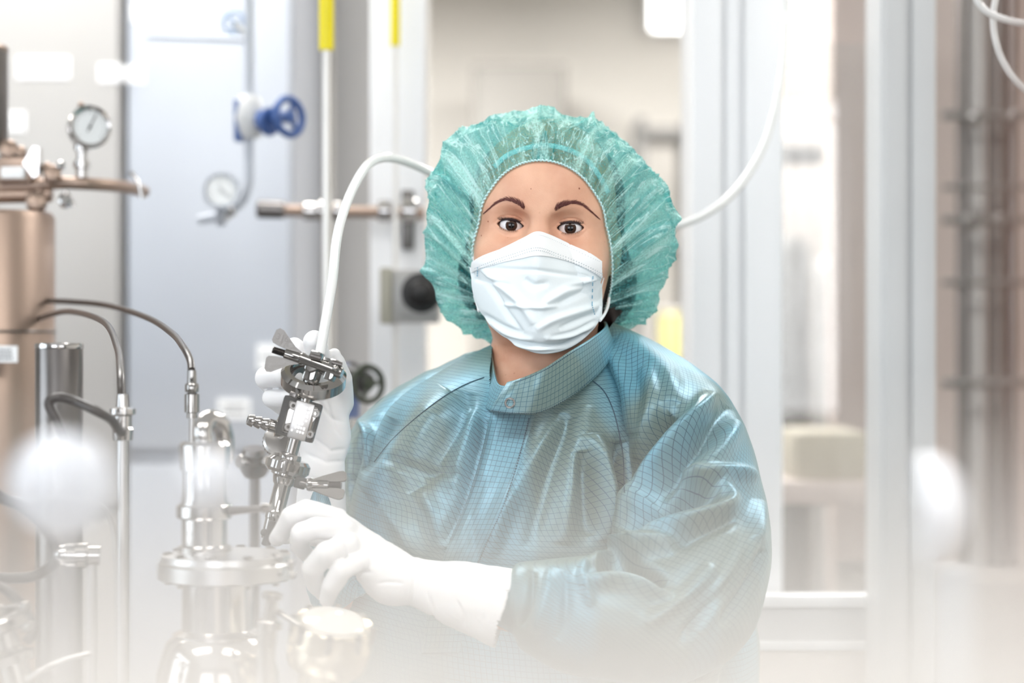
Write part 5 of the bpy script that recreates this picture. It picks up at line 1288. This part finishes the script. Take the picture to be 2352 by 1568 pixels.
MB().box((X(1960, 5.4), 5.4, Z(550, 5.4)), (0.13, 0.05, 0.05), None, 0.006).build('flange_block', M_dsteel, eq)
bn = thing('floor_trolley', 'cream and rosy blurred trolley low behind the glazed opening', 'trolley', (X(1915, 4.2), 4.3, 0))
MB().box((X(1915, 4.2), 4.35, 0.42), (0.24, 0.4, 0.75), None, 0.01).build('body', M_pinkg, bn)
MB().box((X(1915, 4.2), 4.35, Z(1130, 4.2)), (0.25, 0.42, 0.05), None, 0.008).build('top', M_pinkg, bn)
MB().box((X(1905, 4.2), 4.3, Z(1050, 4.2)), (0.16, 0.25, 0.11), None, 0.02).build('carton', mat('cream_carton', lin(168, 161, 147), 0.6), bn)
for sx in (-0.09, 0.09):
    for sy in (-0.15, 0.15): MB().cyl((X(1915, 4.2)+sx-0.012, 4.35+sy, 0.03), (X(1915, 4.2)+sx+0.012, 4.35+sy, 0.03), 0.03, None, 16).build('castor', M_black, bn)
# thin hoses hanging at the upper right
for pts, lab in [([(2225, -60, 2.4), (2250, 10, 2.4), (2300, 42, 2.4), (2380, 55, 2.4), (2480, 40, 2.4), (2540, -40, 2.4), (2550, -300, 2.4), (2550, -740, 2.4)], 'thin white hose looping across the upper right corner'),
                 ([(2302, -60, 2.45), (2282, 40, 2.45), (2300, 130, 2.45), (2350, 200, 2.45), (2420, 230, 2.45), (2500, 180, 2.45), (2540, 0, 2.47), (2560, -300, 2.47), (2560, -700, 2.47)], 'faint thin hose hanging down the upper right edge')]:
    t = thing('thin_hose', lab, 'hose', P(*pts[0]), 'thin hoses at the upper right')
    q = [P(*a) for a in catmull(pts, 40)]; q = [Vector((q[0].x-0.01, q[0].y, ZC))]+q
    MB().tube(q, 0.0042, 12).build('hose_wall', M_hose, t)
# ------------------------------------------------------------------ foreground vessels and cables on the steel skid
bz = 1.03
sk = thing('steel_bench', 'brushed steel bench below the frame carrying the vessels', 'bench', (-0.62, 1.62, 0))
MB().box((-0.62, 1.60, bz-0.02), (1.0, 0.56, 0.04), None, 0.004).build('bench_top', M_brush, sk)
for sx in (-1.08, -0.17):
    for sy in (1.36, 1.84): MB().box((sx, sy, (bz-0.04)/2), (0.04, 0.04, bz-0.04), None, 0.003).build('leg', M_brush, sk)
def lz(name, m, par, x, Y, prof, n=40):            # lathe about a vertical axis from (py, r px) pairs, bottom to top
    k = Y/FPX; z0 = Z(prof[0][0], Y)
    return MB().lathe((X(x, Y), Y, z0), (0, 0, 1), [(Z(a, Y)-z0, max(b*k, 1e-5)) for a, b in prof], n, True).build(name, m, par)
YV = 1.72; kv = YV/FPX; yb = 784+(CAMZ-bz)/YV*FPX
vs = thing('process_vessel', 'tall polished steel vessel with bolted flange in front of the lower glove', 'vessel', (X(480, YV), YV, bz))
lz('base', M_steel, vs, 500, YV, [(yb, 150), (yb-20, 150), (1540, 140), (1500, 128), (1470, 118), (1450, 96)], 48)
lz('shell', M_steel, vs, 500, YV, [(1462, 90), (1450, 104), (1440, 82), (1330, 80), (1325, 92)], 48)
fl_ = lz('flange', M_brush, vs, 520, YV, [(1330, 100), (1326, 150), (1322, 156), (1290, 156), (1284, 150), (1270, 148), (1266, 120), (1262, 60)], 64)
for k_ in range(10):
    a = k_/10*2*math.pi+0.2; cx, cy = X(520, YV)+math.cos(a)*132*kv, YV+math.sin(a)*132*kv
    b = MB().lathe((cx, cy, Z(1336, YV)), (0, 0, 1), [(0, 8*kv), (8*kv, 8*kv), (8*kv, 5*kv), (58*kv, 5*kv), (58*kv, 12*kv), (72*kv, 12*kv), (74*kv, 9*kv)], 6).build('bolt', M_chrome, vs)
lz('column', M_steel, vs, 470, YV, [(1264, 62), (1252, 62), (1248, 52), (1190, 52), (1186, 58), (1156, 58), (1150, 54), (1080, 54), (1076, 58), (1020, 58), (1012, 50)], 44)
lz('clamp_band', M_steel, vs, 470, YV, [(1188, 60), (1184, 64), (1160, 64), (1156, 60)], 44)
mb = MB(); mb.cyl(P(528, 1172, YV-0.01), P(600, 1166, YV-0.02), 10*kv, 7*kv, 18, 1*kv); mb.build('clamp_arm', M_dsteel, vs)
MB().cyl(P(600, 1166, YV-0.02), P(622, 1164, YV-0.02), 12*kv, 10*kv, 14, 2*kv).build('arm_knob', M_chrome, vs)
mb = MB(); mb.tube([P(*q) for q in catmull([(470, 1020, YV), (466, 985, YV), (480, 962, YV+.01), (505, 972, YV+.02), (516, 1005, YV+.03), (518, 1050, YV+.05)], 30)], 22*kv, 22); mb.build('elbow', M_steel, vs)
for (x, y) in [(640, 1278), (668, 1290), (640, 1312), (672, 1318)]:
    MB().sphere(P(x, y, YV-0.03), 9*kv, 14).build('clamp_nut', M_chrome, vs)
MB().box(P(640, 1296, YV-0.01), (70*kv, 30*kv, 22*kv), None, 4*kv).build('flange_clamp', M_steel, vs)
# sight glass beside it, tilted
M_gl = mat('pale_brass_steel', lin(226, 214, 192), 0.2, 0.85, var=0.05)
sg = thing('sight_glass', 'round pale brass-rimmed sight glass fitting below the lower glove', 'sight glass', (X(765, 1.66), 1.66, bz))
dn = Vector((0.16, -0.25, 0.95)).normalized(); cs = P(768, 1420, 1.66); ks = 1.66/FPX
MB().lathe(cs-dn*0.10, dn, [(0, 60*ks), (0.055, 62*ks), (0.060, 92*ks), (0.066, 98*ks), (0.082, 98*ks), (0.088, 92*ks), (0.094, 92*ks), (0.098, 88*ks), (0.096, 74*ks)], 52).build('rim', M_gl, sg)
MB().lathe(cs, dn, [(-0.006, 76*ks), (0.0, 74*ks), (0.002, 60*ks), (0.003, 1e-5)], 44, False).build('lens', mat('milky_glass', lin(222, 218, 210), 0.08, var=0.03, coat=0.5), sg)
for k_ in range(8):
    a = k_/8*2*math.pi; e1 = dn.orthogonal().normalized(); e2 = dn.cross(e1)
    MB().lathe(cs-dn*0.016+(e1*math.cos(a)+e2*math.sin(a))*90*ks, dn, [(0, 9*ks), (0.014, 9*ks), (0.016, 7*ks)], 6).build('bolt', M_chrome, sg)
MB().cyl(cs-dn*0.095, Vector((cs.x-dn.x*0.095, cs.y-dn.y*0.095, bz)), 58*ks, None, 40).build('neck', M_gl, sg)
nz_ = thing('sampling_nozzle', 'small clear-looking steel nozzle between vessel flange and sight glass', 'nozzle', P(625, 1460, 1.65))
MB().lathe(P(612, 1480, 1.65), (0.12, -0.1, 1), [(0, 22*ks), (40*ks, 20*ks), (44*ks, 30*ks), (60*ks, 30*ks), (64*ks, 18*ks), (110*ks, 16*ks), (112*ks, 24*ks), (124*ks, 24*ks), (126*ks, 10*ks)], 28).build('body', M_steel, nz_)
MB().lathe(P(612, 1470, 1.65), (0, 0, -1), [(0, 20*ks), (Z(1470, 1.65)-bz, 26*ks)], 24).build('foot', M_steel, nz_)
MB().cyl(P(640, 1400, 1.65), P(690, 1432, 1.64), 7*ks, None, 14).build('side_branch', M_chrome, nz_)
# canister and sensor connectors with cables
cn = thing('steel_canister', 'dark polished cylinder with bright highlight beside the brown tank', 'canister', (X(136, 1.9), 1.9, bz))
yb2 = 784+(CAMZ-bz)/1.9*FPX
lz('shell', M_dsteel, cn, 136, 1.85, [(784+(CAMZ-bz)/1.85*FPX, 52), (1400, 54), (800, 54), (796, 52)], 44)
lz('lid', M_steel, cn, 136, 1.85, [(800, 55), (794, 56), (788, 54), (786, 1)], 44)
def cable(label, pts, r, Y_end=None, m=M_cable, grp='black cables'):
    t = thing('cable', label, 'cable', P(*pts[0]), grp)
    MB().tube([P(*q) for q in catmull(pts, 16*len(pts))], r*1.8/FPX, 14).build('sheath', m, t)
    return t
cable('black cable bent in an arch in front of the dark canister', [(150, 1010, 1.78), (128, 960, 1.78), (112, 925, 1.78), (135, 912, 1.78), (175, 922, 1.78), (225, 945, 1.77), (255, 962, 1.785), (272, 985, 1.805), (282, 1000, 1.82)], 11)
cable('dark cable rising from the small sensor into the tank', [(280, 915, 1.86), (278, 890, 1.87), (276, 850, 1.9), (270, 800, 1.98), (240, 740, 2.1), (160, 715, 2.35), (92, 730, 2.585)], 9)
cable('dark cable curving up and left from the bright connector', [(440, 850, 1.9), (436, 825, 1.92), (420, 795, 1.96), (395, 765, 2.05), (340, 730, 2.2), (240, 700, 2.42), (108, 690, 2.60)], 9)
cable('black cable looping out from the left edge to the small connector', [(-130, 1690, 1.80), (-140, 1400, 1.78), (-125, 1130, 1.76), (-60, 1095, 1.73), (0, 1140, 1.72), (50, 1165, 1.72), (95, 1205, 1.72), (124, 1250, 1.72), (122, 1290, 1.72), (85, 1318, 1.72), (30, 1326, 1.72), (-60, 1322, 1.72), (-130, 1345, 1.72), (-165, 1500, 1.72), (-166, 1764, 1.72)], 12)
cable('black cable hooking around the bottom-left fitting', [(-112, 1777, 1.70), (-115, 1500, 1.70), (-75, 1350, 1.70), (0, 1345, 1.68), (38, 1375, 1.66), (66, 1412, 1.66), (74, 1450, 1.66), (60, 1470, 1.66)], 11)
cable('pale cable crossing behind the left connector', [(-40, 1135, 1.8), (60, 1148, 1.8), (130, 1142, 1.8), (200, 1150, 1.8), (250, 1180, 1.82), (268, 1300, 1.82), (268, 1500, 1.82), (268, 1716, 1.82)], 7, m=mat('grey_cable_sheath', lin(170, 168, 166), 0.4))
def fitting(name, label, x, Y, prof, m=M_steel, cat='fitting', to_bench=True):
    t = thing(name, label, cat, (X(x, Y), Y, bz if to_bench else Z(prof[0][0], Y)))
    lz('body', m, t, x, Y, prof, 28)
    if to_bench: MB().cyl((X(x, Y), Y, bz), (X(x, Y), Y, Z(prof[0][0], Y)+0.001), prof[0][1]*0.6*Y/FPX, None, 20).build('riser', M_brush, t)
    return t
s1 = fitting('sensor_fitting', 'small steel sensor fitting with a dark cable above', 282, 1.82, [(1010, 22), (985, 24), (980, 20), (955, 20), (950, 30), (938, 30), (934, 14), (905, 12)])
s2 = fitting('cable_connector', 'bright steel cable connector above the vessel elbow', 441, 1.86, [(960, 12), (948, 12), (946, 17), (905, 17), (902, 10), (888, 14), (880, 11), (850, 10)], M_chrome, 'connector')
lz('grip_ring', M_chrome, s2, 441, 1.86, [(900, 15), (896, 16), (884, 16), (880, 14)], 12)
s3 = thing('cable_connector', 'small pale connector at the right end of the cable loop', 'connector', P(160, 1275, 1.72))
k7 = 1.72/FPX
MB().lathe(P(128, 1272, 1.72), (1, 0.1, -0.02), [(0, 16*k7), (14*k7, 24*k7), (22*k7, 24*k7), (24*k7, 18*k7), (46*k7, 18*k7), (48*k7, 30*k7), (70*k7, 30*k7), (74*k7, 22*k7), (100*k7, 22*k7)], 26).build('body', M_steel, s3)
for y in (1250, 1296): MB().cyl(P(152, y, 1.70), P(172, y, 1.70), 5*k7, None, 12).build('screw', M_chrome, s3)
MB().cyl(P(210, 1275, 1.735), P(210, 784+(CAMZ-bz)/1.735*FPX, 1.735), 12*k7, None, 20).build('post', M_brush, s3)
bf = thing('clamp_fitting', 'bright chrome clamp fitting in the bottom-left corner', 'fitting', P(30, 1560, 1.62))
k6 = 1.62/FPX; db_ = Vector((-0.28, 0.0, 0.95)).normalized(); bc = P(30, 1520, 1.62)
MB().lathe(bc-db_*150*k6, db_, [(0, 60*k6), (60*k6, 60*k6), (70*k6, 34*k6), (150*k6, 32*k6), (152*k6, 50*k6), (172*k6, 54*k6), (176*k6, 40*k6), (190*k6, 26*k6), (235*k6, 26*k6)], 32).build('stem', M_chrome, bf)
MB().ring(P(8, 1420, 1.62), (-0.28, -0.2, 0.95), 34*k6, 62*k6, 34*k6, 44, 6*k6).build('clamp_ring', M_chrome, bf)
for (x, y) in [(48, 1392), (58, 1436), (-10, 1400)]: MB().lathe(P(x, y, 1.59), (0.5, -0.8, 0.2), [(0, 13*k6), (0.012, 13*k6), (0.014, 9*k6)], 16).build('clamp_nut', M_chrome, bf)
MB().tube([P(*q) for q in catmull([(60, 1555, 1.60), (100, 1530, 1.60), (150, 1510, 1.61), (205, 1495, 1.62)], 20)], 7*k6, 12).build('lever', M_brush, bf)
# small dark valve out of focus behind the assembly
dv = thing('small_valve', 'small dark blurred valve left of the held assembly', 'valve', P(585, 1100, 2.5))
kd = 2.5/FPX
MB().lathe(P(585, 1092, 2.5), (0, -0.3, 1), [(0, 26*kd), (14*kd, 34*kd), (30*kd, 34*kd), (34*kd, 20*kd), (50*kd, 20*kd), (54*kd, 28*kd), (66*kd, 24*kd)], 22).build('body', M_dsteel, dv)
for dx in (-38, 34): MB().cyl(P(585, 1068, 2.5), P(585+dx, 1060, 2.48), 12*kd, 16*kd, 16, 2*kd).build('port', M_steel, dv)
MB().cyl(P(585, 1092, 2.5), Vector((X(585, 2.5), 2.5, 0.0)), 12*kd, None, 16).build('riser', M_dsteel, dv)
# white balls on rods near the lens, added as blurred light discs
M_ball = mat('bokeh_ball_white', lin(236, 240, 248), 0.25, var=0.02, alpha=0.62, coat=0.3)
M_ballo = mat('bokeh_dome_white', lin(240, 243, 250), 0.3, var=0.02, coat=0.3)
YB = 0.95; kb = YB/FPX
for (x, y, r, lab) in [(140, 1105, 118, 'large translucent white ball added for a blurred light disc at lower left'), (478, 1092, 66, 'smaller translucent white ball added for a blurred light disc in front of the vessel column')]:
    t = thing('bokeh_ball', lab, 'knob', P(x, y+r, YB), 'white balls added for blurred light discs')  # ball added as a blurred light disc, no real knob
    MB().sphere(P(x, y, YB), r*kb, 40).build('ball', M_ball, t)
    MB().cyl(P(x, y+r*0.97, YB), Vector((P(x, y, YB).x, YB, 0.80)), 7*kb, None, 14).build('support_rod', M_ball, t)
t = thing('bokeh_dome', 'white dome on a grey post, added for the cut-off blurred light disc at right', 'added dome', P(2110, 1290, YB))  # added dome, shaped as half of a blurred light disc
MB().lathe(P(2112, 1162, YB), (1, -0.12, 0), [(0, 122*kb), (20*kb, 121*kb), (50*kb, 110*kb), (76*kb, 88*kb), (95*kb, 55*kb), (103*kb, 25*kb), (105*kb, 1e-5)], 44).build('dome', M_ballo, t)
MB().lathe(P(2112, 1162, YB), (-1, 0.12, 0), [(0, 30*kb), (14*kb, 30*kb), (16*kb, 20*kb)], 36).build('socket', mat('grey_socket', lin(196, 198, 200), 0.4, alpha=0.6), t)
MB().cyl(P(2190, 1290, YB+0.02), Vector((P(2200, 1300, YB).x, YB+0.02, 0.80)), 46*kb, None, 28).build('post', mat('pale_grey_post', lin(200, 206, 212), 0.35, alpha=0.65), t)
sh = thing('added_shelf', 'added low steel shelf below the frame carrying the added white balls', 'shelf', (0, YB, 0))
MB().box((0, YB, 0.785), (0.75, 0.25, 0.03), None, 0.003).build('board', M_brush, sh)
for sx in (-0.34, 0.34): MB().box((sx, YB, 0.385), (0.04, 0.2, 0.77), None, 0.003).build('leg', M_brush, sh)

# pale plate and brown pipe added near the lens, blurred to make the haze
YG = 0.105
gu = thing('haze_board', 'pale cream plate added near the lens, blurred to haze along the bottom', 'added plate', (0, YG+0.01, 0))
top_ = catmull([(-9000, 1560), (-3000, 1560), (-900, 1540), (0, 1440), (330, 1350), (640, 1365), (900, 1430), (1300, 1462), (1800, 1455), (2352, 1415), (3200, 1340), (9000, 1300)], 120)
poly_ = [P(x, y, YG) for x, y in top_]; poly_ = [Vector((p_.x, YG, p_.z)) for p_ in poly_]
poly_ = [Vector((poly_[0].x, YG, 0.02))]+poly_+[Vector((poly_[-1].x, YG, 0.02))]
M_haze = mat('haze_cream', lin(248, 240, 230), 0.5, var=0.02, scale=6)
MB().prism(poly_, (0, 0.012, 0)).build('haze_plate', M_haze, gu, False)
for sx in (-0.2, 0.2): MB().box((sx, YG+0.006, 0.01), (0.06, 0.2, 0.02), None, 0.003).build('foot', M_haze, gu)
YP = 0.30
bpn = thing('haze_pipe', 'brown pipe added close to the lens for the brown haze at the right edge', 'pipe', (X(2352, YP)+0.022, YP, 0))  # added to give the blurred brown haze
MB().cyl((X(2352, YP)+0.020, YP, 0), (X(2352, YP)+0.020, YP, ZC), 0.019, None, 32).build('pipe', mat('haze_brown', lin(120, 84, 66), 0.5, var=0.08, scale=12), bpn)
MB().ring((X(2352, YP)+0.020, YP, 1.30), (0, 0, 1), 0.019, 0.0215, 0.03, 32, 0.002).build('haze_pipe_clip', M_dsteel, bpn)
